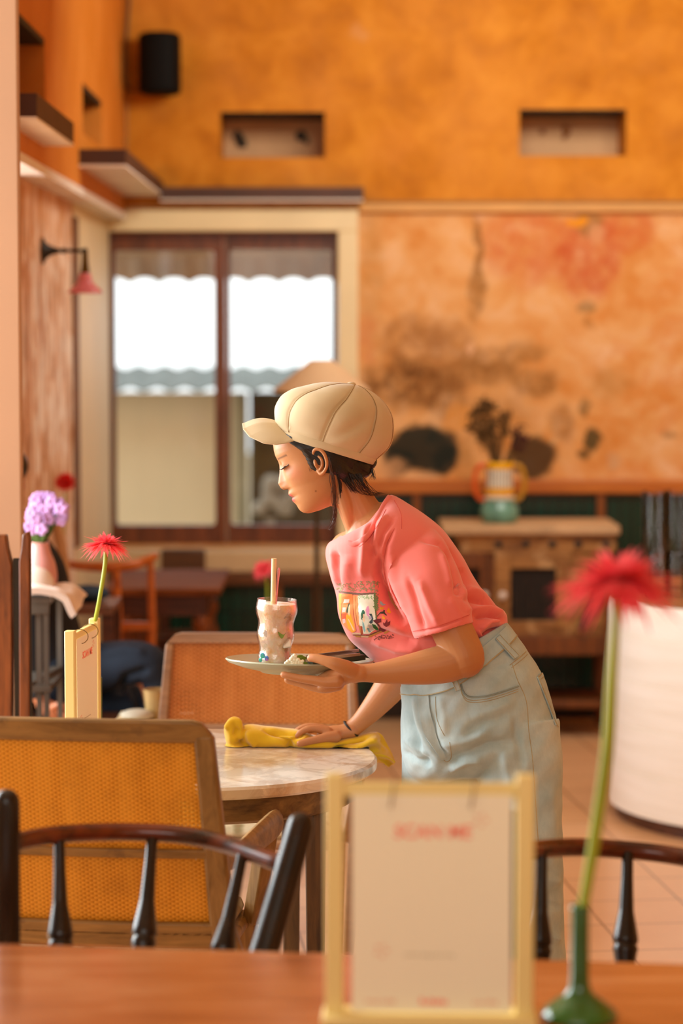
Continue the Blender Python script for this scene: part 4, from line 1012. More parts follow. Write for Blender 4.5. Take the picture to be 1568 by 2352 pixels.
def round_chair(label, rail, posts, spindles, seat_c, seat_r, legs):
    t = thing('spindle_chair', label, 'chair', (seat_c[0], seat_c[1], 0), 'dark spindle-back chairs at the near table')
    m = MB(); m.tube([P(*p) for p in rail], .0165, 16, sub=8, round_ends=True); obj('top_rail', m, M_dkr, t)
    for p in spindles: obj('spindle', spindle(*p, .45), M_dk, t)
    for (px0, y0, px1, y1, Y0, Y1, r) in posts:
        a = P(px0, y0, Y0); b = P(px1, y1, Y1); e = a + (b - a) * ((.0 - a.z) / (b.z - a.z)) if px0 == px1 else a + (b - a) * ((.42 - a.z) / (b.z - a.z))
        m = MB(); pts = [a, a.lerp(e, .4), e] + ([] if px0 == px1 else [Vector((e.x, e.y + .03, 0))]); m.tube(pts, [r * .95, r, r] + ([] if px0 == px1 else [r * .8]), 16, sub=5, round_ends=True); obj('back_post', m, M_dk, t)
    m = MB(); m.lathe([(.001, .43), (seat_r - .02, .43), (seat_r, .445), (seat_r, .46), (seat_r - .02, .472), (.001, .465)], (seat_c[0], seat_c[1], 0), 40); obj('seat', m, M_dk, t)
    for s in legs:
        m = MB(); m.tube([(seat_c[0] + s[0] * .7, seat_c[1] + s[1] * .7, .44), (seat_c[0] + s[0], seat_c[1] + s[1], 0)], [.018, .014], 12); obj('leg', m, M_dk, t)
round_chair('dark spindle-back chair at the left of the near table, with a slanted post', [(22, 1938, 4.12), (100, 1921, 4.2), (190, 1913, 4.26), (300, 1911, 4.3), (420, 1918, 4.3), (520, 1940, 4.26), (640, 1982, 4.16)],
    [(16, 1842, 16, 2170, 4.1, 4.1, .0235), (690, 1897, 612, 2170, 4.14, 4.06, .0255)],
    [(136, 1930, 139, 4.22, 4.16), (350, 1922, 330, 4.3, 4.2), (556, 1965, 516, 4.22, 4.14)], (P(300, 0, 4.0).x, 3.98, 0), .2, [(-.17, -.17), (.17, -.17)])
round_chair('dark spindle-back chair at the right of the near table, behind the gerbera', [(1190, 1960, 4.1), (1240, 1951, 4.18), (1320, 1946, 4.24), (1437, 1952, 4.27), (1540, 1964, 4.26), (1640, 1985, 4.2), (1740, 2020, 4.1)],
    [(1172, 1890, 1172, 2180, 4.08, 4.08, .0235), (1790, 1900, 1730, 2180, 4.1, 4.06, .0255)],
    [(1244, 1955, 1238, 4.17, 4.14), (1441, 1958, 1436, 4.26, 4.2), (1630, 1990, 1610, 4.2, 4.14)], (P(1460, 0, 4.0).x, 3.98, 0), .2, [(-.17, -.17), (.17, -.17)])
# ================================================================== THE WAITRESS
YP = 5.5
def B(u, v, w=0.0): return P(u, v, YP + w)
KM = 5.5 / F                                        # metres per picture pixel at her distance
def attr_color(me, name, fn):
    """paint a per-vertex colour attribute, fn(px, py, world) -> linear rgb"""
    co = get_co(me); px, py = to_px(co)
    c = np.ones((len(co), 4)); c[:, :3] = fn(px, py, co)
    a = me.color_attributes.new(name, 'FLOAT_COLOR', 'POINT'); a.data.foreach_set('color', c.reshape(-1))
def lin(h): return np.array(col(h)[:3])

# ---- head, a shaped surface in its own tilted frame
HO = (735.0, 1065.0); HN = (-.926, .379); HU = (-.379, -.926)
HB = [-99, -96, -90, -84, -78, -72, -67.5, -62, -56, -51, -47.5, -43, -38, -32, -26.4, -24.5, -18, -6, 4, 14, 24, 32.9, 42, 55.7, 68, 81.7, 95, 108, 118, 125]
HLip = [0, 2, 4, 5.5, 6, 4.4, 4, 5.4, 7.8, 7.2, 4.2, 7.6, 9, 5.4, 2.2, 1.5, 0, 0, 0, 0, 0, 0, 0, 0, 0, 0, 0, 0, 0, 0]
HFront = [40, 65.5, 74, 77, 79, 81.2, 82, 83, 83.4, 83.8, 84, 84.6, 85.5, 86, 86.5, 87, 87.6, 88, 87, 86, 85.5, 85.5, 86.5, 88.6, 87, 83.3, 75, 60, 40, 12]
HNose = [0, 0, 0, 0, 0, 0, 0, 0, 0, 0, 0, 0, 0, 0, 0, 11.5, 17.5, 19, 14.5, 9.5, 5.5, 2.5, .8, 0, 0, 0, 0, 0, 0, 0]
HNw = [10, 10, 10, 10, 10, 10, 10, 10, 10, 10, 10, 10, 10, 10, 14, 15, 13.5, 11, 9, 8, 7.5, 8, 8, 8, 8, 8, 8, 8, 8, 8]
HBack = [20, 5, -10, -20, -27, -33, -38, -45, -53, -60, -64, -68, -73, -79, -84, -87, -91, -96, -100, -103, -105, -106, -106, -105, -102, -96, -86, -68, -45, -12]
HWid = [14, 26, 37, 44, 49, 52.5, 55, 57, 59, 60.5, 61.5, 62.5, 63.5, 64.5, 66, 66.5, 68, 70, 71.5, 72.5, 73, 73.5, 74, 74, 73, 70, 62, 48, 33, 10]
NV, NA = 190, 200
def head_point(b, th, grow=0.0):
    f = interp(b, HB, HFront); nz = interp(b, HB, HNose); nw = interp(b, HB, HNw); bk = interp(b, HB, HBack); wd = interp(b, HB, HWid)
    c = lerp(-8, 10, smoothstep(-30, -90, b)) if False else (-8 + 14 * smoothstep(20, 95, -b))
    ra = f - c if cos(th) > 0 else c - bk
    e = .86 if cos(th) > 0 else 1.0
    ca = abs(cos(th)) ** (1.0 if cos(th) < 0 else 1.0); sa = abs(sin(th)) ** e
    a = c + ra * ca * (1 if cos(th) > 0 else -1); y = wd * sa * (1 if sin(th) > 0 else -1)
    if cos(th) > 0:
        a += nz * exp(-(y / nw) ** 2) + interp(b, HB, HLip) * exp(-(y / 22) ** 2)
        ay = abs(y)
        a += -5.0 * exp(-((ay - 17) / 9) ** 2 - ((b - 30) / 9) ** 2)          # inner eye hollow
        a += -3.0 * exp(-((ay - 46) / 12) ** 2 - ((b - 24) / 14) ** 2)
        a += 3.4 * exp(-((ay - 31) / 13) ** 2 - ((b - 27) / 9) ** 2)          # eyeball under the lid
        a += 2.4 * exp(-((ay - 40) / 18) ** 2 - ((b + 2) / 18) ** 2)           # cheek
        a += -1.0 * exp(-((ay - 25) / 8) ** 2 - ((b + 47) / 8) ** 2)           # mouth corner
        a += -1.2 * exp(-((y) / 14) ** 4 - ((b + 47.5) / 2.2) ** 2)            # lip line
        a += 2.2 * exp(-((ay - 12.5) / 5) ** 2 - ((b + 19) / 7) ** 2)          # nostril wings
        a += -1.0 * exp(-((ay - 23) / 7) ** 2 - ((b + 22) / 12) ** 2)
    if grow:
        # push outward in the plane of the section
        v = Vector((a - c, y)); L = v.length or 1; a += v.x / L * grow; y += v.y / L * grow
    return a, y
def head_to_world(a, b, y, w0=0.0):
    u = HO[0] + a * HN[0] + b * HU[0]; v = HO[1] + a * HN[1] + b * HU[1]
    return B(u, v, w0 + y * KM)
def head_rings(growf=None, b0=-99, b1=125, nv=NV, na=NA):
    rings = []
    for i in range(nv):
        b = lerp(b0, b1, i / (nv - 1)); ring = []
        for j in range(na):
            th = 2 * pi * j / na; a, y = head_point(b, th)
            if growf:
                g = growf(a, b, y); a, y = head_point(b, th, g)
            ring.append(head_to_world(a, b, y))
        rings.append(ring)
    return rings
body = MB(); body.loft(head_rings())
def px_tube(mb, pts, n=20, sub=8, flat=None, ends=True):
    """pts: (px, py, w metres, radius px)"""
    mb.tube([B(p[0], p[1], p[2]) for p in pts], [p[3] * KM for p in pts], n, sub=sub, flat=flat, round_ends=ends)
# neck and upper chest
px_tube(body, [(790, 1085, .0, 44), (805, 1125, .0, 43), (822, 1165, .0, 46), (845, 1205, .0, 56), (872, 1250, .0, 80)])
body.ball(B(772, 1128, 0), (.040, .050, .036), 14)                      # under the jaw
px_tube(body, [(775, 1110, -.036, 16), (796, 1165, -.034, 17), (810, 1212, -.022, 15), (818, 1245, -.008, 14)], 12)
# torso core under the clothes
px_tube(body, [(872, 1235, .0, 82), (905, 1310, .0, 118), (950, 1400, .0, 118), (1010, 1480, .0, 112), (1060, 1560, .0, 118), (1100, 1660, .0, 120)], 28)
px_tube(body, [(800, 1262, .125, 44), (880, 1266, .0, 76), (940, 1282, -.105, 40)], 20)
# legs inside the jeans, down to the ankles
px_tube(body, [(1110, 1640, -.06, 90), (1190, 1800, -.10, 78), (1212, 2060, -.10, 56), (1225, 2300, -.09, 45), (1235, 2470, -.08, 32)], 18)
px_tube(body, [(1070, 1660, .08, 88), (1010, 1800, .10, 76), (1000, 2060, .12, 54), (1008, 2290, .12, 44), (1018, 2440, .12, 32)], 18)
# near (left) arm: shoulder, elbow, wrist
WA = -.185
px_tube(body, [(962, 1292, -.125, 36), (992, 1345, -.165, 44), (1030, 1430, -.185, 47), (1062, 1495, -.195, 45), (1068, 1512, -.197, 44)], 24)
px_tube(body, [(1064, 1508, -.197, 42), (1030, 1522, -.20, 44), (980, 1532, -.205, 40), (920, 1540, -.21, 31.5), (870, 1545, -.212, 24), (835, 1546, -.212, 20), (812, 1547, -.212, 22)], 24, flat=.85)
body.ball(B(1080, 1526, -.197), (.024, .026, .024), 12)
# near hand: palm up beneath the plate, thumb over the rim
px_tube(body, [(828, 1546, -.212, 20), (800, 1547, -.205, 22), (772, 1556, -.195, 23), (745, 1566, -.185, 20)], 20, flat=1.25)
px_tube(body, [(815, 1543, -.222, 17), (795, 1534, -.236, 17.5), (770, 1525, -.243, 15), (748, 1518, -.240, 12), (728, 1512.5, -.233, 10.5), (714, 1511, -.228, 9.5)], 16, flat=.9)   # thumb
px_tube(body, [(775, 1565, -.225, 15), (748, 1567, -.225, 13), (720, 1562.5, -.224, 10.8), (694, 1559, -.222, 9.6), (670, 1554, -.220, 8.6), (651, 1549.5, -.218, 7.8)], 16)          # index
px_tube(body, [(775, 1572, -.205, 15), (745, 1580, -.20, 12.5), (716, 1577, -.195, 10), (688, 1569, -.19, 9), (660, 1562, -.186, 8)], 16)
px_tube(body, [(775, 1572, -.180, 14), (746, 1578, -.175, 12), (718, 1575, -.165, 9.6), (692, 1568, -.158, 8.4), (668, 1562, -.152, 7.6)], 16)
px_tube(body, [(778, 1568, -.160, 13), (755, 1572, -.148, 10), (732, 1571, -.136, 8.4), (712, 1566, -.128, 7.2), (696, 1562, -.122, 6.6)], 16)
px_tube(body, [(758, 1564, -.215, 15), (738, 1578, -.205, 9)], 14, sub=4)
# far (right) arm
px_tube(body, [(802, 1268, .13, 42), (840, 1360, .19, 42), (890, 1460, .22, 40), (925, 1535, .235, 40)], 20)
px_tube(body, [(927, 1530, .235, 41), (900, 1572, .235, 40), (862, 1620, .235, 31), (825, 1660, .235, 22.5), (800, 1680, .235, 21)], 22, flat=.9)
# far hand resting on the cloth
px_tube(body, [(806, 1677, .235, 20), (785, 1682, .232, 18.5), (762, 1685, .230, 19), (742, 1688, .228, 16)], 18, flat=1.35)
px_tube(body, [(770, 1692, .205, 15), (748, 1694, .195, 12), (725, 1699, .188, 10), (703, 1704, .183, 9.2), (688, 1708, .180, 8.2)], 14)   # thumb
px_tube(body, [(752, 1680, .212, 12), (728, 1674, .210, 9.5), (708, 1674, .208, 8.6), (692, 1681, .206, 8), (682, 1690, .205, 7.5)], 14)
px_tube(body, [(752, 1678, .232, 12), (726, 1670, .232, 9.6), (704, 1669, .232, 8.6), (686, 1676, .232, 8), (674, 1686, .232, 7.5)], 14)
px_tube(body, [(752, 1678, .252, 12), (728, 1671, .254, 9.4), (707, 1671, .256, 8.4), (690, 1678, .257, 7.8), (680, 1687, .257, 7.2)], 14)
px_tube(body, [(755, 1680, .268, 11), (734, 1675, .275, 8.6), (716, 1676, .280, 7.6), (702, 1682, .283, 7), (694, 1689, .284, 6.6)], 14)
# ears
def ear(mb, sgn):
    w = lambda k: sgn * (.070 + k)
    rim = [(723, 1052, .000), (719, 1040, .006), (724, 1032, .011), (735, 1033, .014), (745, 1044, .015), (750, 1060, .014), (749, 1074, .012), (742, 1086, .008), (735, 1088, .004), (729, 1080, .000)]
    mb.tube([B(u, v, w(k)) for u, v, k in rim], [.0030, .0036, .0040, .0043, .0043, .0040, .0038, .0042, .0042, .003], 12, sub=6, round_ends=True)
    mb.ball(B(736, 1062, w(-.001)), (.0145, .006, .027), 14)
    mb.tube([B(u, v, w(k)) for u, v, k in [(731, 1048, .006), (738, 1055, .009), (740, 1068, .009), (735, 1078, .007)]], [.003, .0035, .0035, .003], 10, sub=5, round_ends=True)
    mb.tube([B(u, v, w(k)) for u, v, k in [(722, 1056, .004), (724, 1066, .007), (728, 1074, .004)]], [.003, .004, .003], 10, sub=4, round_ends=True)
ear(body, -1); ear(body, 1)
bme = remeshed(body, .0015, 1, .5)
def relax_w(co):
    px, py = to_px(co); a = (px - HO[0]) * HN[0] + (py - HO[1]) * HN[1]; b = (px - HO[0]) * HU[0] + (py - HO[1]) * HU[1]
    face = (py < 1185) & (a > 55); earz = (px > 712) & (px < 756) & (py > 1026) & (py < 1094)
    return np.where(face | earz, .35, 1.0)
relax(bme, relax_w, 14)
def skin_color(px, py, co):
    base = lin('#be8253'); n = len(px); c = np.tile(base, (n, 1)); dx = px - HO[0]; dy = py - HO[1]
    a = dx * HN[0] + dy * HN[1]; b = dx * HU[0] + dy * HU[1]; yy = (co[:, 1] - YP) / KM
    def blend(mask, h, k=1.0):
        nonlocal c; m_ = np.clip(mask * k, 0, 1)[:, None]; c = c * (1 - m_) + lin(h) * m_
    head = (py < 1260)
    g = lambda x, s: np.exp(-(x / s) ** 2)
    blend(head * g(a - 60, 22) * g(b - 0, 18) * g(np.abs(yy) - 50, 22), '#d07858', .45)        # blush
    yl = np.exp(-(np.abs(yy) / 17) ** 6); lips = head * (a > 78) * (np.exp(-((b + 42) / 4.6) ** 4) + np.exp(-((b + 53.5) / 5.6) ** 4)) * yl
    blend(np.clip(lips, 0, 1), '#c2464a', .9)
    blend(head * (a > 78) * g(b + 47.6, 1.4) * np.exp(-(np.abs(yy) / 19) ** 6), '#5c1c20', .9)
    brow = head * (a > 55) * g(b - (47 + (a - 75) * -.05), 2.6) * (np.abs(yy) > 10) * (np.abs(yy) < 52)
    blend(brow, '#4a2c1c', .75)
    blend(head * g(a - (96), 7) * g(b + 22, 4) * g(np.abs(yy) - 7, 4), '#5c2c1c', .8)
    blend(g(px - 725, 1.8) * g(py - 1128, 1.8) * (yy < 0), '#4a2418', .9)                       # the mole on her cheek
    ear_ = g(px - 736, 4.5) * g(py - 1062, 9) * (np.abs(yy) > 60); blend(ear_, '#6a2a14', .35)  # shade painted into the hollow of the ear
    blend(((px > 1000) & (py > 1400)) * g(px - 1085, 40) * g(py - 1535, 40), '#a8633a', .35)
    for (u, v) in ((712, 1508), (651, 1548)):
        blend(g(px - u, 7) * g(py - v, 5), '#e0a080', .5)
    return c
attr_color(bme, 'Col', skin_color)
def skin_mat():
    t = NT('skin'); a = t.n('ShaderNodeAttribute', attribute_name='Col'); n = t.noise(t.coord('World'), 60, 4)
    t.base(t.mix(t.math('MULTIPLY', n, .12), a.outputs[0], col('#a85a38'))); t.set(rough=.46, spec=.4, sss=.12)
    t.b.inputs['Subsurface Radius'].default_value = (.012, .005, .003); t.b.inputs['Subsurface Scale'].default_value = 1
    t.bump(t.noise(t.coord('World'), 900, 2), .08, .0003); return t.m
W = thing('person', 'woman in cream cap, pink t-shirt and jeans leaning over the marble table', 'person', (P(1120, 0, 5.5).x, 5.5, 0))
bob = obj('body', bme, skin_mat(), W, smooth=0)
for p in bme.polygons: p.use_smooth = True

# ---- eyelashes
M_hair = (lambda t: (t.base(t.ramp(t.noise(t.coord('World', (30, 30, 6)), 8, 4), [(.3, col('#080504')), (.75, col('#1a0e08'))])), t.set(rough=.38, spec=.5), t.m)[-1])(NT('dark_hair'))
M_hairl = (lambda t: (t.base(t.ramp(t.noise(t.coord('World', (30, 30, 6)), 8, 4), [(.3, col('#3a2014')), (.75, col('#6a3c24'))])), t.set(rough=.4), t.m)[-1])(NT('brown_strands'))
for sg in (-1, 1):
    m = MB(); rows = []
    for i in range(16):
        s = i / 15; y = sg * lerp(20, 45, s)
        b = 24.5 - 2.5 * sin(pi * s) + 1.5 * s
        # surface position at this height and width
        best = min((abs(abs(head_point(b, q)[1]) - abs(y)), head_point(b, q)[0]) for q in np.linspace(0, 1.5, 160)); a = best[1]
        L = 9 + 3 * s
        rows.append([head_to_world(a - .8, b + .8, y), head_to_world(a + .4, b - .3, y), head_to_world(a + L * .55, b - 2.2, y * 1.02), head_to_world(a + L, b - .8, y * (1.03))])
    m.sheet(rows, .0009); obj('eyelashes', m, M_hair, W)
# ---- hair: a close shell over the skull, and the gathered mass at the nape
def hair_grow(a, b, y):
    u = HO[0] + a * HN[0] + b * HU[0]; v = HO[1] + a * HN[1] + b * HU[1]
    # hairline on the side of the face in picture space
    line = np.interp(v, [960, 1000, 1020, 1035, 1050, 1064, 1076, 1082, 1090, 1100, 1115], [640, 650, 664, 690, 700, 706, 712, 722, 768, 790, 830])
    d = u - line
    return (5.5 - 4 * smoothstep(44, 60, b)) * smoothstep(-4, 14, d) - 5 * (1 - smoothstep(-8, 4, d))
hm = MB(); hm.loft(head_rings(hair_grow, -70, 110, 110, 150))
px_tube(hm, [(775, 1040, -.02, 50), (800, 1058, 0, 50), (832, 1062, 0, 34), (846, 1060, 0, 20)], 24)
px_tube(hm, [(795, 1066, 0, 46), (818, 1074, 0, 38), (838, 1076, 0, 22), (850, 1070, 0, 10)], 20)
px_tube(hm, [(766, 1062, -.038, 30), (790, 1086, -.03, 26), (812, 1092, -.02, 18), (832, 1086, -.01, 12)], 18)
px_tube(hm, [(764, 1050, -.048, 22), (780, 1078, -.042, 24), (800, 1094, -.026, 16), (816, 1102, -.014, 8)], 16)
hme = remeshed(hm, .0022, 3); 
hco = get_co(hme); hpx, hpy = to_px(hco); hno = get_no(hme)
hco += hno * (.00035 * np.sin(-.5 * hpx * 1.1 + .85 * hpy * 1.1 + np.sin(hpx * .05) * 2))[:, None]; set_co(hme, hco)
obj('hair', hme, M_hair, W)
rnd = random.Random(21)
m = MB(); m2 = MB()
def strand(mb, pts, r, jit=1.5, w0=-.068):
    q = [B(u + rnd.gauss(0, jit), v + rnd.gauss(0, jit * .5), w0 + k + rnd.gauss(0, .0015)) for u, v, k in pts]
    n_ = len(q); mb.tube(q, [r * (1 - .75 * i / (n_ - 1)) for i in range(n_)], 5, sub=6)
for i in range(46):
    strand(m2, [(752 + rnd.random() * 4, 1050, -.004), (758, 1072, -.008), (764 + rnd.gauss(0, 2), 1100, -.006), (768 + rnd.gauss(0, 2.5), 1140, .004), (769 + rnd.gauss(0, 2), 1180, .012), (765 + rnd.gauss(0, 3), 1196 + rnd.random() * 10, .015), (756 + rnd.gauss(0, 3), 1212 + rnd.random() * 6, .015)][:rnd.choice((5, 6, 7, 7))], .0010)
for i in range(16):
    strand(m, [(766 + rnd.random() * 6, 1060, .0), (773, 1085, .004), (779 + rnd.gauss(0, 2), 1115, .012), (781 + rnd.gauss(0, 2), 1145, .02), (779, 1158, .024)][:rnd.choice((4, 5))], .0010)
for i in range(60):
    x0 = 780 + rnd.random() * 50
    strand(m, [(x0, 1088, .015), (x0 + 10 + rnd.random() * 8, 1108 + rnd.random() * 10, .018), (x0 + 25 + rnd.random() * 14, 1126 + rnd.random() * 12, .03), (x0 + 48 + rnd.random() * 14, 1130 + rnd.random() * 8, .045)][:rnd.choice((3, 4, 4))], .0008)
for i in range(22):
    strand(m, [(842 + rnd.random() * 8, 1062, .06), (852 + rnd.random() * 6, 1082, .06), (846 + rnd.random() * 18, 1098 + rnd.random() * 6, .06)], .0007)
for i in range(10):
    strand(m, [(700 + rnd.random() * 16, 1040, .004), (706 + rnd.random() * 5, 1060, .004), (711 + rnd.random() * 3, 1076 + rnd.random() * 8, .004)], .0009, 1)
obj('hair_strands', m, M_hair, W); obj('brown_hair_lock', m2, M_hairl, W, label='loose lighter brown lock in front of the shoulder')

# ---- newsboy cap
def capmat():
    t = NT('cap_canvas'); v = t.coord('World'); n = t.noise(v, 300, 2); 
    t.base(t.ramp(t.noise(v, 8, 3), [(.3, col('#c4ac84')), (.7, col('#d2bc98'))])); t.set(rough=.85, sheen=.25); t.bump(n, .2, .0004); return t.m
M_cap = capmat(); M_seam = plain('cap_stitch', '#9a7440', .9, .1, 50)
E1 = (.953, .303); E3 = (.303, -.953); HC = (750.0, 1020.0)
capF = [(-112, -8), (-124, 4), (-132, 20), (-139, 42), (-137, 62), (-130, 79), (-112, 98), (-88, 113), (-66, 126), (-43, 136), (-18, 143), (4, 147.5), (14, 148.5)]
capB = [(112, -6), (119, -1), (128, 12), (139, 32), (142, 52), (139.7, 68), (134, 88), (124, 108), (108, 124), (88, 137), (62, 147), (38, 150), (26, 150)]
capW = [84, 88, 95, 104, 112, 114, 112, 106, 95, 78, 54, 26, 8]
tn = len(capF)
fx = cat1([p[0] for p in capF], 6); fz_ = cat1([p[1] for p in capF], 6); bx_ = cat1([p[0] for p in capB], 6); bz_ = cat1([p[1] for p in capB], 6); ww_ = cat1(capW, 6)
SEAMS = [radians(-95 + 45 * k) for k in range(8)]
def cap_pt(i, ph, dr=0):
    mid = (fx[i] + bx_[i]) / 2; half = (bx_[i] - fx[i]) / 2 + dr
    x = mid + half * cos(ph); z = lerp(fz_[i], bz_[i], (1 + cos(ph)) / 2); y = (ww_[i] + dr) * sin(ph)
    return x, z, y
def cap_world(x, z, y): return B(HC[0] + x * E1[0] + z * E3[0], HC[1] + x * E1[1] + z * E3[1], y * KM)
rings = []; NA2 = 240; nt = len(fx)
for i in range(nt):
    ring = []; t_ = i / (nt - 1)
    for j in range(NA2):
        ph = 2 * pi * j / NA2
        ds = min(abs((ph - s + pi) % (2 * pi) - pi) for s in SEAMS)
        gr = 2.6 * exp(-(ds / .035) ** 2) + 2.0 * exp(-(ds / .14) ** 2)
        puff = 2.4 * (sin((ph - SEAMS[0]) * 8 - pi / 2) * .5 + .5) * sin(pi * t_)
        k = smoothstep(.06, .16, t_) * (1 - smoothstep(.9, 1, t_))
        dr = (puff - gr) * k
        # soft dents of the canvas
        pa = ph if ph < pi else ph - 2 * pi
        dr -= 7 * exp(-((pa + 1.22) / .20) ** 2 - ((t_ - (.34 + (pa + 1.22) * .45)) / .10) ** 2)
        dr += 3 * exp(-((pa + 1.30) / .22) ** 2 - ((t_ - (.22 + (pa + 1.22) * .4)) / .08) ** 2)
        dr -= 4.5 * exp(-((pa + 2.25) / .35) ** 2 - ((t_ - .13) / .05) ** 2)
        dr -= 3 * exp(-((pa + .5) / .2) ** 2 - ((t_ - .5) / .15) ** 2)
        ring.append(cap_world(*cap_pt(i, ph, dr)))
    rings.append(ring)
inner = []
for i in (nt - 10, int(nt * .6), int(nt * .3), 2):
    inner.append([cap_world(*cap_pt(i, 2 * pi * j / NA2, -7)) for j in range(NA2)])
m = MB(); m.loft(rings, cap=False); n0 = len(rings)
m = MB(); m.loft(inner + rings, cap=True)
capo = obj('cap', m, M_cap, W, smooth=60)
# band
m = MB(); rg = []
for j in range(120):
    ph = 2 * pi * j / 120; fr = (1 - cos(ph)) / 2
    x0, z0_, y0 = 113 * cos(ph), -6 - 3 * fr, 85 * sin(ph); h = 12
    sec = []
    for dx, dz in ((0, -h), (1.6, -h - 1.5), (3.6, -h), (5.2, -1), (4.5, 4), (1, 5), (-1, 0)):
        q = 1 + dx / 100; sec.append(cap_world(x0 * q + 1, z0_ + dz + 6, y0 * q))
    rg.append(sec)
m.loft(rg, cap=False, close=True); obj('band', m, M_cap, capo, smooth=50)
# visor
m = MB(); rows = []
vi = [(0, (634, 968)), (.35, (638, 975)), (.6, (646, 988)), (.8, (658, 1000)), (1, (676, 1012))]
vo = [(0, (556, 974)), (.3, (558, 986)), (.55, (572, 1003)), (.8, (606, 1019)), (.92, (640, 1023)), (1, (676, 1013))]
for i in range(41):
    s = -1 + 2 * i / 40; q = abs(s)
    a = (interp(q, [p[0] for p in vi], [p[1][0] for p in vi]), interp(q, [p[0] for p in vi], [p[1][1] for p in vi]))
    b = (interp(q, [p[0] for p in vo], [p[1][0] for p in vo]), interp(q, [p[0] for p in vo], [p[1][1] for p in vo]))
    wi = s * 66 * KM; wo = (s * 84 * (1 - .22 * q ** 6)) * KM; row = []
    for k in range(14):
        r = k / 13; bulge = -9 * sin(pi * min(1, r * 1.05)) * (1 - q * q)
        row.append(B(lerp(a[0], b[0], r), lerp(a[1], b[1], r) + bulge, lerp(wi, wo, sin(r * pi / 2))))
    rows.append(row)
m.sheet(rows, .0042); vme = remeshed(m, .0012, 3)
obj('visor', vme, M_cap, capo, smooth=0)
m = MB(); m.ball(B(806, 883, 0), (.011, .011, .006), 10); obj('cap_button', m, M_cap, capo)
# seams: a fine stitched line in each groove
m = MB()
for s in SEAMS:
    for off in (.022,):
        pts = [cap_world(*cap_pt(i, s + off, -2.2 * smoothstep(.06, .16, i / (nt - 1)) * (1 - smoothstep(.9, 1, i / (nt - 1))))) for i in range(4, nt - 3, 2)]
        m.tube(pts, .0007, 5)
obj('cap_seam', m, M_seam, capo)

# ---- clothes: helpers to model folds on a surface
def fold(me, strokes, side=-1, ymid=YP, noise=None, gain=1.5):
    """strokes: (polyline px, width px, depth m) pressed (negative) or raised (positive) along the normal of the side facing the room"""
    co = get_co(me); no = get_no(me); px, py = to_px(co)
    face = np.clip(-no[:, 1] * 1.5 + .35, 0, 1) * gain
    disp = np.zeros(len(co))
    for pts, wdt, dep in strokes:
        best = np.full(len(co), 1e9); tt = np.zeros(len(co)); n_ = len(pts) - 1
        for i in range(n_):
            ax, ay = pts[i]; bx, by = pts[i + 1]; vx_, vy_ = bx - ax, by - ay; L2 = vx_ * vx_ + vy_ * vy_
            t = np.clip(((px - ax) * vx_ + (py - ay) * vy_) / L2, 0, 1); d = np.hypot(px - ax - t * vx_, py - ay - t * vy_)
            u = (i + t) / n_; tt = np.where(d < best, u, tt); best = np.minimum(best, d)
        env = np.clip(np.sin(np.clip(tt, .02, .98) * pi) * 1.8, 0, 1)
        disp += dep * env * np.exp(-(best / wdt) ** 2)
    if noise: disp += noise(px, py)
    co = co + no * (disp * face)[:, None]; set_co(me, co)
def sections(mb, secs, n=56, sup=.9, sub=5, yaw=0.0, w0=None):
    """secs: (front px, back px, half depth m[, centre w]) closed rings"""
    A = catmull([Vector((s[0][0], s[0][1], 0)) for s in secs], sub); Bk = catmull([Vector((s[1][0], s[1][1], 0)) for s in secs], sub)
    D_ = cat1([s[2] for s in secs], sub); W_ = cat1([(s[3] if len(s) > 3 else 0) for s in secs], sub); rings = []
    for a, b, d, w in zip(A, Bk, D_, W_):
        c = (a + b) / 2; h = (b - a) / 2; ring = []
        for k in range(n):
            th = 2 * pi * k / n; ca, sa = cos(th), sin(th); x = abs(ca) ** sup * (1 if ca > 0 else -1); y = abs(sa) ** sup * (1 if sa > 0 else -1)
            ring.append(B(c.x + h.x * x, c.y + h.y * x, w + d * y))
        rings.append(ring)
    mb.loft(rings); return mb
# t-shirt torso
sh = MB()
sections(sh, [((806, 1246), (897, 1136), .070), ((795, 1243), (912, 1141), .088), ((772, 1238), (940, 1158), .130), ((752, 1250), (1000, 1200), .165), ((747, 1278), (1030, 1232), .172), ((757, 1318), (1058, 1272), .165),
              ((772, 1372), (1086, 1322), .155), ((778, 1418), (1112, 1362), .148), ((800, 1466), (1140, 1388), .142), ((836, 1500), (1158, 1404), .138), ((880, 1538), (1166, 1428), .134), ((930, 1580), (1160, 1462), .125)], 64, .92)
# sleeves: open tubes with a turned-in hem
def sleeve(mb, ctr, n=48):
    """ctr: (px, py, w, half-width vector px (dx,dy), half depth m); the last ring is the hem"""
    rings = []
    A = catmull([Vector((c[0], c[1], c[2])) for c in ctr], 7); H = catmull([Vector((c[3][0], c[3][1], c[4])) for c in ctr], 7)
    for a, h in zip(A, H):
        rings.append([B(a.x + h.x * cos(2 * pi * k / n), a.y + h.y * cos(2 * pi * k / n), a.z + h.z * sin(2 * pi * k / n)) for k in range(n)])
    a, h = A[-1], H[-1]
    prev = A[-8]; d = Vector((prev.x - a.x, prev.y - a.y, prev.z - a.z))
    for s, q in ((.93, .0), (.90, .06), (.88, 1.2)):
        rings.append([B(a.x + d.x * q + h.x * s * cos(2 * pi * k / n), a.y + d.y * q + h.y * s * cos(2 * pi * k / n), a.z + d.z * q + h.z * s * sin(2 * pi * k / n)) for k in range(n)])
    mb.loft(rings)
sleeve(sh, [(930, 1225, -.06, (48, -26), .05), (952, 1262, -.115, (66, -24), .060), (978, 1320, -.150, (74, -18), .066), (1000, 1380, -.172, (72, -19), .068), (1019, 1450, -.185, (68, -20), .066)])
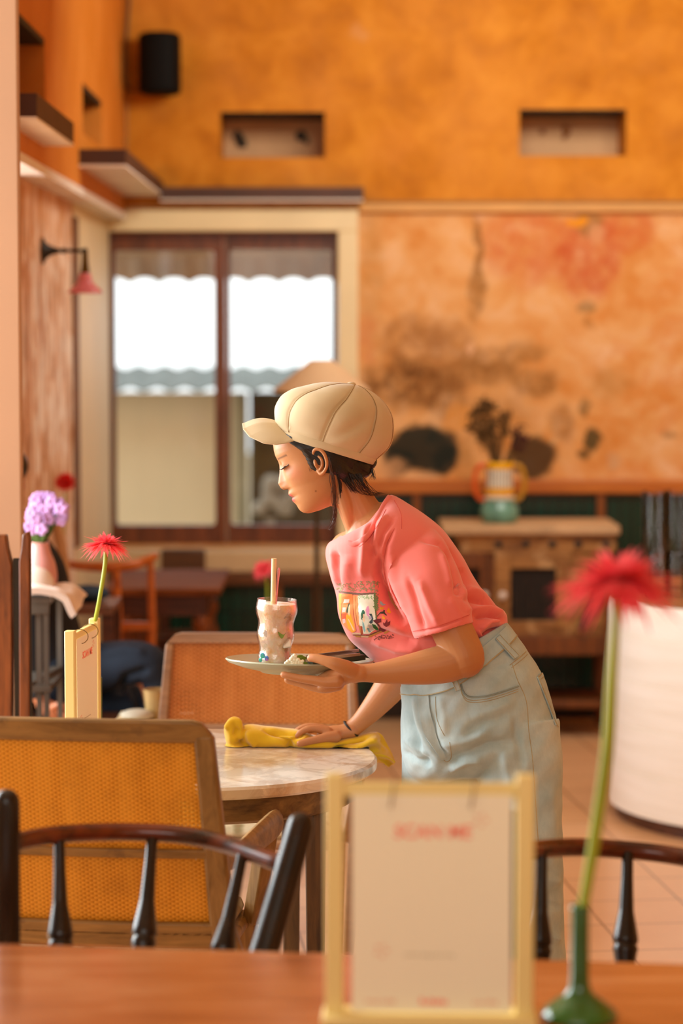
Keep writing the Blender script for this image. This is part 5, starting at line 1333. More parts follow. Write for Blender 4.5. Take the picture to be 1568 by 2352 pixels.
sleeve(sh, [(820, 1240, .08, (40, 10), .05), (805, 1270, .13, (46, 8), .055), (830, 1350, .17, (48, 0), .058), (860, 1420, .20, (46, -8), .056)])
shme = remeshed(sh, .0028, 6)
def shn(px, py): return .0008 * np.sin(px * .05 + py * .035) * np.sin(py * .045 - px * .02)
fold(shme, [
    ([(905, 1212), (888, 1250), (880, 1300), (888, 1345), (915, 1400)], 5, -.004),                     # armhole seam
    ([(872, 1268), (868, 1320), (890, 1380), (930, 1440)], 8, -.010), ([(898, 1270), (905, 1340), (935, 1420)], 10, .006),
    ([(843, 1205), (836, 1260), (832, 1330)], 9, .005), ([(858, 1190), (852, 1240), (858, 1300)], 8, -.006), ([(890, 1180), (862, 1220), (850, 1270)], 6, .004),
    ([(905, 1190), (880, 1225), (870, 1265)], 5, -.004), ([(800, 1270), (795, 1330), (800, 1390)], 14, .004),
    ([(770, 1262), (772, 1310), (782, 1360)], 7, -.004), ([(760, 1255), (764, 1300), (772, 1350)], 5, .003),
    ([(1030, 1255), (1045, 1300), (1055, 1345), (1052, 1372)], 10, -.006), ([(1062, 1300), (1066, 1335), (1056, 1370)], 8, -.004), ([(1012, 1262), (1026, 1310), (1036, 1350)], 8, .003),
    ([(960, 1240), (1010, 1250), (1050, 1290)], 5, -.003),
    ([(1060, 1350), (1100, 1360), (1150, 1385)], 8, .004), ([(1062, 1375), (1110, 1380), (1155, 1400)], 7, -.007), ([(1070, 1400), (1120, 1398), (1160, 1412)], 7, .006), ([(1085, 1420), (1125, 1412), (1162, 1425)], 6, -.007),
    ([(1095, 1450), (1120, 1430), (1150, 1425)], 6, .006), ([(1100, 1470), (1125, 1450), (1150, 1445)], 5, -.006), ([(1090, 1445), (1110, 1470), (1105, 1490)], 4, .005),
    ([(960, 1330), (985, 1390), (1010, 1440)], 9, .004), ([(935, 1320), (955, 1390), (975, 1455)], 7, -.004), ([(1030, 1370), (1050, 1405), (1065, 1430)], 10, .002),
    ([(820, 1395), (870, 1420), (940, 1450)], 12, .004), ([(840, 1440), (900, 1462), (960, 1478)], 10, -.005), ([(850, 1470), (910, 1490), (970, 1495)], 9, .004), ([(880, 1350), (895, 1400), (930, 1440)], 12, -.005),
    ([(930, 1472), (1000, 1462), (1090, 1430)], 4, -.0015), ([(948, 1455), (1010, 1440), (1080, 1415)], 2.2, -.0016)], noise=shn, gain=2.3)
M_shirt = (lambda t: (t.base(t.ramp(t.noise(t.coord('World'), 5, 3), [(.3, col('#ec7068')), (.7, col('#f27e76'))])), t.set(rough=.82, sheen=.35), t.bump(t.noise(t.coord('World'), 420, 2), .2, .0004), t.m)[-1])(NT('pink_cotton'))
shirt = obj('t_shirt', shme, M_shirt, W, smooth=0)
for p in shme.polygons: p.use_smooth = True
# neck rib
bv = bvh_of(shme); shw = shme.copy()
off_s = world_origin(shirt)
class Surf:
    """surface of a garment that strokes can be laid on"""
    def __init__(s, o):
        me = o.data; off = world_origin(o); s.b = BVHTree.FromPolygons([tuple(v.co + off) for v in me.vertices], [tuple(p.vertices) for p in me.polygons])
    def at(s, px, py, off=0.0): return hit(s.b, px, py, off)
    def stroke(s, pts, off=.0006, step=4):
        out = []
        for (a, b), (c, d) in zip(pts[:-1], pts[1:]):
            n = max(1, int(math.hypot(c - a, d - b) / step))
            for k in range(n):
                q = s.at(lerp(a, c, k / n), lerp(b, d, k / n), off)
                if q: out.append(q)
        q = s.at(*pts[-1], off)
        if q: out.append(q)
        return out
def smooth_px(pts, n=8): return [(p.x, p.y) for p in catmull([Vector((a, b, 0)) for a, b in pts], n)]
S = Surf(shirt)
m = MB(); rib = smooth_px([(800, 1247), (812, 1250), (832, 1240), (850, 1220), (866, 1192), (882, 1160), (895, 1141)])
q = S.stroke(rib, .0005, 3); m.tube(q, .0062, 10, flat=.45)
obj('neck_rib', m, M_shirt, shirt)
M_thread = plain('pink_thread', '#d8564e', .85, .1, 50)
m = MB()
for pts in ([(905, 1214), (889, 1250), (881, 1300), (889, 1345), (906, 1385)], [(948, 1450), (1005, 1438), (1078, 1412)], [(905, 1150), (920, 1180), (922, 1215)], [(825, 1256), (848, 1236), (868, 1205), (886, 1170)]):
    q = S.stroke(smooth_px(pts), .0003, 4)
    if len(q) > 2: m.tube(q, .0006, 5)
obj('seam', m, M_thread, shirt)

# ---- printed picture on the shirt front (a small shop front with two seated figures and flowers)
def inpoly(x, y, pl):
    c = False; j = len(pl) - 1
    for i in range(len(pl)):
        xi, yi = pl[i]; xj, yj = pl[j]
        if (yi > y) != (yj > y) and x < (xj - xi) * (y - yi) / (yj - yi + 1e-12) + xi: c = not c
        j = i
    return c
def Z(x, y): return (740 + x / 7.84, 1320 + y / 7.84)            # from the enlarged crop to the frame
shapes = []
def shp(c, *pl): shapes.append((c, [Z(*p) for p in pl]))
shp('#ffa64a', (300, 335), (350, 340), (340, 690), (350, 880), (320, 760), (300, 560)); shp('#ff8a4a', (350, 340), (545, 350), (560, 700), (610, 1010), (540, 1050), (450, 980), (360, 880), (345, 600))
shp('#ff5a24', (350, 700), (440, 690), (430, 800), (360, 820)); shp('#f6d8cc', (400, 440), (490, 440), (480, 500), (380, 510)); shp('#f6ccc0', (370, 590), (430, 590), (420, 670), (360, 675)); shp('#f4b4b0', (365, 800), (415, 790), (420, 860), (380, 880))
shp('#ff9a5c', (550, 370), (640, 370), (650, 700), (680, 900), (625, 920), (590, 800), (560, 600)); shp('#b86a3a', (596, 380), (604, 380), (615, 700), (640, 900), (628, 905), (602, 720))
shp('#e8e0cc', (640, 375), (930, 350), (945, 600), (960, 800), (1010, 960), (900, 1020), (850, 1060), (720, 1060), (665, 880), (650, 600))
shp('#7a5848', (300, 285), (500, 315), (700, 330), (950, 318), (950, 350), (700, 368), (500, 350), (300, 318)); shp('#5c6a3a', (925, 350), (950, 350), (975, 700), (990, 830), (965, 800), (940, 600))
shp('#ffa800', (430, 730), (510, 700), (560, 860), (590, 1020), (540, 1040), (470, 960), (440, 850)); shp('#ffc89c', (470, 540), (500, 530), (505, 640), (490, 750), (465, 690)); shp('#2a4a34', (490, 490), (470, 530), (435, 640), (440, 700), (460, 680), (475, 580), (495, 530)); shp('#ffc49c', (460, 790), (480, 800), (580, 990), (560, 1010))
shp('#1f5a3c', (745, 630), (770, 680), (755, 720), (720, 790), (730, 830), (705, 800), (700, 700), (720, 640)); shp('#f8c8a0', (735, 700), (755, 710), (770, 830), (745, 860), (730, 790)); shp('#8cb4b4', (720, 830), (750, 870), (780, 1000), (760, 1040), (730, 960)); shp('#c87a3c', (650, 915), (700, 920), (735, 1060), (690, 1060)); shp('#f4d0b0', (775, 930), (800, 930), (830, 1040), (800, 1045))
shp('#7ca4a8', (800, 960), (850, 960), (880, 1030), (840, 1040)); shp('#3c4a50', (840, 700), (890, 700), (920, 790), (905, 870), (870, 880), (840, 850), (870, 820), (890, 790)); shp('#b8a8c0', (830, 740), (880, 740), (895, 800), (850, 800)); shp('#e89cc8', (800, 580), (830, 560), (850, 640), (835, 760), (800, 720), (780, 640)); shp('#2a6a34', (890, 880), (960, 900), (1020, 980), (990, 1010), (920, 960)); shp('#c8b8b8', (820, 900), (900, 900), (930, 1000), (860, 1010))
shp('#6a1c24', (910, 820), (970, 800), (1060, 790), (1060, 850), (1000, 870), (1060, 960), (1150, 990), (1110, 1030), (1010, 1020), (1030, 940), (960, 870)); shp('#7a1a20', (1095, 850), (1120, 880), (1165, 800), (1175, 860), (1225, 830), (1215, 900), (1150, 940), (1100, 900))
shp('#e8a818', (1030, 580), (1110, 590), (1090, 625), (1040, 630)); shp('#f0b020', (1160, 640), (1190, 590), (1235, 680), (1210, 700), (1160, 670)); shp('#f0a828', (1080, 730), (1140, 780), (1120, 810), (1075, 790)); shp('#9cb4c0', (1040, 470), (1070, 490), (1100, 525), (1145, 535), (1080, 560), (1035, 520))
shp('#3c3a2c', (985, 740), (1045, 670), (1110, 660), (1160, 730), (1150, 740), (1100, 700), (1040, 700), (990, 760)); shp('#2c3a28', (1095, 640), (1125, 640), (1120, 690), (1095, 690)); shp('#e8b890', (540, 1045), (690, 1045), (690, 1075), (550, 1070)); shp('#6a3a1c', (540, 1075), (850, 1075), (930, 1040), (1060, 990), (1060, 1005), (940, 1062), (860, 1095), (560, 1090)); shp('#c8883c', (580, 1090), (690, 1098), (690, 1125), (610, 1120)); shp('#e0b088', (700, 1098), (835, 1100), (830, 1130), (700, 1125)); shp('#b8782c', (840, 1095), (960, 1055), (1060, 1010), (1080, 1030), (950, 1085), (850, 1125)); shp('#c09040', (1100, 1045), (1190, 1000), (1210, 1015), (1120, 1070)); shp('#b04a28', (690, 930), (720, 920), (740, 1060), (700, 1080))
rn = random.Random(9); leaves = []
for i in range(120):
    x = rn.choice((rn.gauss(330, 40), rn.gauss(560, 50), rn.gauss(700, 60), rn.gauss(850, 50), rn.gauss(950, 40))); y = rn.uniform(120, 290) if x > 620 else rn.uniform(150, 290)
    a = rn.random() * 3.14; leaves.append((x, y, 16 * cos(a), 16 * sin(a), '#8a8a5c'))
for i in range(60): x = rn.uniform(925, 1000); leaves.append((x, rn.uniform(330, 620), rn.gauss(0, 12), rn.gauss(0, 12), '#6a8048'))
for i in range(24): leaves.append((rn.uniform(650, 920), rn.uniform(370, 430), rn.gauss(0, 8), 14, '#8cb070'))
for i in range(34): x = rn.uniform(930, 1270); leaves.append((x, 1140 - (x - 930) * .12 + rn.gauss(0, 22), rn.gauss(0, 14), rn.gauss(0, 10), '#6a2c28'))
nx, ny = 262, 238; gx0, gy0, gx1, gy1 = 772, 1328, 906, 1476
vid = {}; pv = []; pf = []; pc = []
def vtx(i, j):
    if (i, j) not in vid:
        q = S.at(lerp(gx0, gx1, i / nx), lerp(gy0, gy1, j / ny), .0007); vid[(i, j)] = None if q is None else len(pv)
        if q is not None: pv.append(q)
    return vid[(i, j)]
cols = {}
for c, pl in shapes:
    xs = [p[0] for p in pl]; ys = [p[1] for p in pl]
    for i in range(max(0, int((min(xs) - gx0) / (gx1 - gx0) * nx)), min(nx, int((max(xs) - gx0) / (gx1 - gx0) * nx) + 2)):
        for j in range(max(0, int((min(ys) - gy0) / (gy1 - gy0) * ny)), min(ny, int((max(ys) - gy0) / (gy1 - gy0) * ny) + 2)):
            if inpoly(lerp(gx0, gx1, (i + .5) / nx), lerp(gy0, gy1, (j + .5) / ny), pl): cols[(i, j)] = c
for x, y, dx, dy, c in leaves:
    for k in range(14):
        s = -1 + 2 * k / 13; X_, Y_ = Z(x + dx * s, y + dy * s); i = int((X_ - gx0) / (gx1 - gx0) * nx); j = int((Y_ - gy0) / (gy1 - gy0) * ny)
        for a_, b_ in ((0, 0), (1, 0), (0, 1)):
            if 0 <= i + a_ < nx and 0 <= j + b_ < ny: cols[(i + a_, j + b_)] = c
for (i, j), c in cols.items():
    q = [vtx(i, j), vtx(i + 1, j), vtx(i + 1, j + 1), vtx(i, j + 1)]
    if None in q: continue
    if max((pv[a] - pv[b]).length for a, b in ((q[0], q[1]), (q[1], q[2]), (q[2], q[3]), (q[3], q[0]))) > .006: continue
    pf.append(tuple(q)); pc.append(c)
pme = bpy.data.meshes.new('shirt_print'); pme.from_pydata([tuple(v) for v in pv], [], pf); pme.update()
ca = pme.color_attributes.new('Col', 'FLOAT_COLOR', 'CORNER'); k = 0; arr = []
lut = {c: col(c) for c in set(pc)}
for p, c in zip(pme.polygons, pc): arr += list(lut[c]) * len(p.vertices)
ca.data.foreach_set('color', arr)
M_print = (lambda t: (t.l(t.n('ShaderNodeAttribute', attribute_name='Col').outputs[0], t.b.inputs['Base Color']), t.set(rough=.7), t.m)[-1])(NT('shirt_print'))
obj('shirt_print', pme, M_print, shirt, smooth=0)

# ---- jeans
jn = MB()
sections(jn, [((921, 1574), (1164, 1428), .142), ((919, 1584), (1176, 1444), .150), ((922, 1622), (1208, 1490), .166), ((919, 1668), (1244, 1545), .182), ((920, 1710), (1266, 1605), .192), ((926, 1750), (1278, 1665), .196), ((946, 1785), (1272, 1730), .18), ((980, 1800), (1240, 1770), .14)], 72, .86)
sections(jn, [((1040, 1690), (1284, 1650), .090, -.085), ((1085, 1760), (1291, 1745), .098, -.095), ((1108, 1850), (1291, 1845), .094, -.10), ((1125, 1980), (1292, 1975), .088, -.10), ((1140, 2100), (1295, 2097), .082, -.10), ((1148, 2220), (1299, 2217), .080, -.095), ((1150, 2340), (1303, 2337), .080, -.09), ((1152, 2450), (1306, 2447), .080, -.085)], 56, .95)
sections(jn, [((924, 1700), (1130, 1720), .092, .085), ((922, 1760), (1110, 1770), .098, .10), ((925, 1850), (1095, 1855), .094, .11), ((932, 1980), (1085, 1980), .086, .12), ((938, 2100), (1082, 2100), .080, .12), ((940, 2260), (1085, 2260), .078, .12), ((942, 2400), (1088, 2400), .078, .12)], 56, .95)
jme = remeshed(jn, .0032, 6)
def jn_noise(px, py): return .0016 * np.sin(px * .035 - py * .05) * np.sin(py * .022 + px * .03) + .0007 * np.sin(px * .12 + py * .09)
fold(jme, [
    ([(955, 1590), (958, 1640), (978, 1700), (1018, 1752)], 9, .007), ([(940, 1600), (945, 1660), (965, 1730), (990, 1765)], 9, -.008),
    ([(1018, 1752), (1060, 1735), (1120, 1712), (1180, 1700)], 11, -.009), ([(1000, 1715), (1060, 1705), (1130, 1680)], 10, .006), ([(1030, 1770), (1070, 1750), (1110, 1745)], 8, .007),
    ([(1060, 1690), (1110, 1660), (1170, 1640)], 12, -.005), ([(1080, 1655), (1130, 1630), (1190, 1610)], 12, .004), ([(925, 1690), (950, 1715), (985, 1740)], 8, .005), ([(922, 1720), (950, 1745), (990, 1760)], 7, -.006),
    ([(1100, 1530), (1140, 1530), (1180, 1520)], 9, -.003), ([(1180, 1640), (1190, 1700), (1200, 1780)], 9, -.005), ([(1150, 1700), (1165, 1780), (1185, 1850)], 14, .005),
    ([(1010, 1600), (1020, 1650), (1020, 1700)], 10, .003), ([(990, 1640), (1000, 1700), (1030, 1740)], 7, -.005), ([(1225, 1780), (1235, 1880), (1240, 1980)], 14, -.005), ([(1265, 1790), (1270, 1900), (1268, 2000)], 12, .004),
    ([(1235, 1990), (1260, 2020), (1290, 2030)], 9, .004), ([(1240, 2060), (1262, 2080), (1290, 2085)], 9, -.005), ([(1245, 2120), (1262, 2150), (1290, 2160)], 8, .005)], noise=jn_noise)
def denim():
    t = NT('pale_denim'); v = t.coord('World'); n = t.noise(v, 7, 6, .65); f = t.noise(t.coord('World', (1, 1, .25)), 260, 3, .6)
    c = t.ramp(n, [(.3, col('#9cb4ba')), (.55, col('#b8cccf')), (.75, col('#d0dedd'))]); c = t.mix(t.math('MULTIPLY', f, .3), c, col('#7a98a4'))
    t.base(c); t.set(rough=.85, sheen=.2); t.bump(f, .25, .0006); return t.m
M_denim = denim(); M_st = plain('tan_stitching', '#b0a482', .8, .1, 60); M_denimd = plain('denim_edge', '#8c9c9a', .85, .12, 40)
jeans = obj('jeans', jme, M_denim, W, smooth=0)
for p in jme.polygons: p.use_smooth = True
SJ = Surf(jeans)
def line(pts, r=.0008, off=.0003, step=4):
    m = MB(); q = SJ.stroke(smooth_px(pts, 6), off, step)
    if len(q) > 2: m.tube(q, r, 6)
    return m
def patch(poly_a, poly_b, off=.0022, n=30, k=6, th=.0022):
    """strip of cloth laid on the jeans between two picture lines"""
    A = smooth_px(poly_a, 10); Bp = smooth_px(poly_b, 10); rows = []
    for i in range(n + 1):
        a = A[int(i / n * (len(A) - 1))]; b = Bp[int(i / n * (len(Bp) - 1))]; row = []
        for j in range(k + 1): row.append(SJ.at(lerp(a[0], b[0], j / k), lerp(a[1], b[1], j / k), off))
        if None not in row: rows.append(row)
    m = MB(); m.sheet(rows, th) if len(rows) > 1 else None
    return m
wt = [(922, 1572), (960, 1572), (1010, 1558), (1060, 1526), (1110, 1484), (1148, 1452), (1164, 1434)]
wbm = [(922, 1592), (968, 1596), (1022, 1586), (1078, 1556), (1128, 1514), (1168, 1478), (1190, 1452)]
m = patch(wt, wbm, .0024, 60, 8, .003); obj('waistband', m, M_denim, jeans)
m = MB()
for q in (patch([(a, b) for a, b in wbm], [(a + 1, b + 2.5) for a, b in wbm], .0040, 60, 2, .001),): m.merge(q)
obj('waistband_stitching', m, M_st, jeans)
for a, b in (((1110 + 30, 1466), (1182, 1512)), ((1036, 1545), (1053, 1586))):
    dx, dy = b[0] - a[0], b[1] - a[1]; L = math.hypot(dx, dy); nx_, ny_ = -dy / L * 7, dx / L * 7
    m = patch([(a[0] + nx_, a[1] + ny_), (b[0] + nx_, b[1] + ny_)], [(a[0] - nx_, a[1] - ny_), (b[0] - nx_, b[1] - ny_)], .0062, 16, 4, .003); obj('belt_loop', m, M_denim, jeans)
    m = MB()
    for s in (-.75, .75): m.merge(line([(a[0] + nx_ * s, a[1] + ny_ * s), ((a[0] + b[0]) / 2 + nx_ * s, (a[1] + b[1]) / 2 + ny_ * s), (b[0] + nx_ * s, b[1] + ny_ * s)], .0008, .0080))
    obj('loop_stitching', m, M_st, jeans)
# front pocket, back pocket, yoke, side seam, fly
pk = [(1058, 1562), (1062, 1584), (1076, 1600), (1110, 1600), (1150, 1590), (1190, 1576)]
m = line(pk, .0022, .0008); obj('pocket_edge', m, M_denimd, jeans)
m = MB(); m.merge(line([(a - 1, b + 7) for a, b in pk], .0008)); m.merge(line([(a - 1, b + 12) for a, b in pk], .0008)); m.merge(line([(1176, 1526), (1188, 1562), (1208, 1610), (1214, 1680), (1222, 1740), (1230, 1850), (1240, 2000)], .0009))
m.merge(line([(1170, 1528), (1195, 1508), (1216, 1488)], .0010)); m.merge(line([(1174, 1534), (1199, 1514), (1219, 1494)], .0008))
m.merge(line([(978, 1598), (980, 1640), (992, 1690), (1016, 1742)], .0009)); m.merge(line([(1000, 1600), (1003, 1650), (1020, 1690)], .0007)); m.merge(line([(1016, 1742), (1026, 1750), (1036, 1738), (1032, 1705)], .0008))
obj('seam_stitching', m, M_st, jeans)
m = patch([(1232, 1556), (1250, 1540)], [(1274, 1666), (1281, 1660)], .0022, 8, 14, .0025); obj('back_pocket', m, M_denim, jeans)
m = MB(); m.merge(line([(1233, 1556), (1249, 1541), (1252, 1534)], .0012, .004)); m.merge(line([(1238, 1562), (1252, 1550)], .0008, .004)); m.merge(line([(1233, 1556), (1250, 1598), (1268, 1645), (1278, 1670)], .0011, .0035)); obj('pocket_stitching', m, M_st, jeans)
m = patch([(960, 1588), (962, 1630), (976, 1690), (1014, 1745)], [(985, 1592), (990, 1640), (1004, 1690), (1024, 1742)], .0022, 30, 5, .002); obj('fly', m, M_denim, jeans)
# shoes
for cx, cy in ((1228, -.085), (1012, .12)):
    c = P(cx, 2480, YP + cy); m = MB(); rings = []
    for s, wd, hh in ((0, .022, .06), (.04, .034, .075), (.1, .036, .07), (.16, .04, .05), (.21, .04, .04), (.245, .028, .03), (.255, .012, .02)):
        x = c.x + .06 - s; rings.append([(x, c.y + wd * cos(a), .006 + hh * .5 + hh * .5 * sin(a)) for a in np.linspace(0, 2 * pi, 21)[:-1]])
    m.loft(rings); obj('shoe', m, plain('white_shoe', '#d8d0c4', .6, .05), W)
m = MB(); ct = B(806, 1674, .235); d1 = (B(862, 1620, .235) - ct).normalized(); qd = Vector((0, 0, 1)).rotation_difference(d1)
m.tube([ct + qd @ Vector((.0235 * cos(a), .0235 * sin(a), 0)) for a in np.linspace(0, 2 * pi, 33)], .0026, 8, cap=False); obj('hair_tie', m, M_black, W, label='thin black hair tie on the wrist')
# ================================================================== PLATE, DRINK, CLOTH
pc = P(688, 1521, 5.44); tilt = Matrix.Rotation(radians(-3.4), 3, 'X') @ Matrix.Rotation(radians(1.2), 3, 'Y'); pq = tilt @ Vector((0, 0, 1))
PR = 172 * 5.44 / F
m = MB(); m.lathe([(.001, -.020), (.075, -.020), (.085, -.024), (.092, -.020), (.13, -.012), (PR - .006, -.001), (PR, .005), (PR - .002, .008), (PR - .006, .006), (.135, -.006), (.09, -.010), (.001, -.010)], pc, 72, pq)
obj('plate', m, plain('grey_green_plate', '#a8a890', .3, .05, 3), label='shallow grey-green round plate balanced on her near hand', cat='plate')
def onp(px, py, Y): return P(px, py, Y)
Yg = 5.44; gl = P(630, 1527, Yg); gt = P(636, 1376, Yg); gax = (gt - gl).normalized(); kg = Yg / F
def ripple():
    t = NT('ripple_glass'); tr = t.n('ShaderNodeBsdfTransparent'); tr.inputs[0].default_value = (1, .95, .92, 1); gl = t.n('ShaderNodeBsdfGlossy'); gl.inputs['Roughness'].default_value = .12
    bp = t.n('ShaderNodeBump'); t.l(t.noise(t.coord('Object'), 40, 3), bp.inputs['Height']); bp.inputs['Distance'].default_value = .004; t.l(bp.outputs[0], gl.inputs['Normal'])
    fr = t.n('ShaderNodeFresnel'); fr.inputs[0].default_value = 1.5; t.l(bp.outputs[0], fr.inputs['Normal']); mx = t.n('ShaderNodeMixShader')
    t.l(t.math('MULTIPLY', t.math('ADD', fr.outputs[0], .08), .45), mx.inputs[0]); t.l(tr.outputs[0], mx.inputs[1]); t.l(gl.outputs[0], mx.inputs[2]); t.l(mx.outputs[0], t.out.inputs[0]); return t.m
M_gl = ripple()
t_ = thing('drinking_glass', 'wavy iridescent glass of iced drink with straws on the plate', 'glass', gl)
H_ = (gt - gl).length; n = 46; prof = []
for i in range(n):
    s = i / (n - 1); r = lerp(37, 48, s ** 1.1) + 2.4 * sin(s * 2 * pi * 2.6 + .6); prof.append((r * kg, s * H_))
inner = [(r - .0022, max(z, .006)) for r, z in prof[::-1]]
m = MB(); m.lathe([(.001, 0)] + prof + inner + [(.001, .006)], gl, 48, gax); obj('glass_wall', m, M_gl, t_)
M_dr = (lambda t: (t.base(t.ramp(t.noise(t.coord('Object'), 34, 5, .6), [(.35, col('#ecc888')), (.48, col('#fbeed4')), (.65, col('#fffaf0'))])), t.set(rough=.25, trans=.0, coat=.5, sss=.4), t.bump(t.noise(t.coord('Object'), 45, 4), .8, .006), t.m)[-1])(NT('iced_drink'))
m = MB(); m.lathe([(.001, .007)] + [(r - .0035, max(z, .007)) for r, z in prof[:-3]] + [(.001, prof[-4][1])], gl, 40, gax); obj('iced_drink', m, M_dr, t_)
rnd = random.Random(2)
for k, (px, py) in enumerate(((658, 1478), (612, 1456))):
    m = MB(); c = P(px, py, Yg - .0245); m.box((0, 0, 0), (.020, .012, .020)); R_ = Matrix.Rotation(rnd.random() * 3, 3, (rnd.random(), rnd.random(), rnd.random())); m.v = [R_ @ v + c for v in m.v]
    obj('ice_cube', m, (lambda t: (t.base(col('#fdf6ec')), t.set(rough=.15, trans=.1, ior=1.2), t.m)[-1])(NT('ice')), t_, .003)
m = MB(); rows = []
for i in range(8):
    s = i / 7; c = P(638 + 18 * s, 1452 + 10 * sin(s * 3), Yg - .041 - .002 * s); w = .005 * sin(pi * min(1, s + .08)); rows.append([c + Vector((.3 * w, 0, w)), c, c - Vector((0, 0, w))])
m.sheet(rows, .0008); obj('mint_leaf', m, plain('mint_green', '#7a8c28', .5, .2, 20), t_)
m = MB()
for (px, py, s) in ((603, 1506, 7), (612, 1512, 6), (598, 1516, 5)): m.ball(P(px, py, Yg - .0362), (s * .0008, .0008, s * .0010), 8)  # iridescent highlights of the glass put on as small coloured beads
ir = NT('iridescent_spot'); lw = ir.n('ShaderNodeTexNoise'); lw.inputs['Scale'].default_value = 90; ir.l(ir.coord('Object'), lw.inputs['Vector'])
ir.base(ir.ramp(lw.outputs[0], [(.35, col('#c878e0')), (.5, col('#5c8ce8')), (.62, col('#60d8d0'))])); ir.set(rough=.2, metal=.3); obj('iridescent_glints', m, ir.m, t_)
m = MB(); m.tube([P(624, 1520, Yg), P(629, 1283, Yg - .004)], .0058, 14); obj('paper_straw', m, plain('straw_cream', '#e8d4a0', .6, .05), label='cream paper straw standing in the iced drink', cat='straw')
m = MB(); m.tube([P(626, 1515, Yg + .006), P(634, 1380, Yg + .003), P(640, 1310, Yg)], [.003, .004, .0065], 10, flat=.5, sub=5, round_ends=True); obj('pink_stirrer', m, plain('stirrer_pink', '#e89aa0', .3, .05), label='pink glossy stirrer leaning beside the cream straw in the glass', cat='stirrer')
# jasmine blossoms and leaves on the plate
M_jas = plain('jasmine_white', '#f4ead0', .6, .04); t = thing('jasmine_blossoms', 'small heap of white jasmine blossoms on the plate beside the glass', 'flowers', P(672, 1527, 5.36))
for (px, py, r) in ((660, 1522, 7.5), (672, 1516, 8.5), (684, 1519, 8), (676, 1525, 8.5), (690, 1524, 7), (667, 1528, 6.5), (675, 1508, 6.5), (693, 1517, 5.5)):
    m = MB(); c = P(px, py, 5.37)
    for k in range(4): a = rnd.random() * 6.28; m.ball(c + Vector((cos(a) * r * .0004, -.002, sin(a) * r * .0004)), (r * .0007, r * .0006, r * .0007), 8)
    obj('blossom', m, M_jas, t)
m = MB()
for (px, py, s, a) in ((692, 1515, 13, .3), (697, 1524, 12, -.2), (688, 1509, 10, .1)):
    c = P(px, py, 5.385); rows = []
    for i in range(9):
        u = -1 + 2 * i / 8; w = s * .0005 * (1 - u * u) ** .6; d = Vector((cos(a), 0, sin(a))) * (u * s * .001); rows.append([c + d + Vector((0, -w * .5, w)), c + d, c + d + Vector((0, w * .5, -w))])
    m.sheet(rows, .0008)
obj('green_leaves', m, plain('leaf_bright', '#86982a', .5, .2, 20), label='small green leaves tucked behind the jasmine on the plate', cat='leaf')
t = thing('card_tray', 'slim dark tray with a metal edge lying on the plate behind her thumb', 'tray', P(765, 1512, 5.42))
a_ = P(702, 1521, 5.40); b_ = P(824, 1506, 5.46)
m = MB(); m.bar(a_, b_, .07, .012); obj('tray_body', m, plain('tray_dark', '#2c2c18', .4, .1), t, .002)
m = MB(); m.bar(a_ + Vector((.0, -.035, .008)), b_ + Vector((.002, -.035, .008)), .004, .006); m.bar(a_ + Vector((0, .035, .008)), b_ + Vector((0, .035, .008)), .004, .006); obj('metal_edge', m, plain('tray_steel', '#b0a090', .25, .05, 8, .9), t)
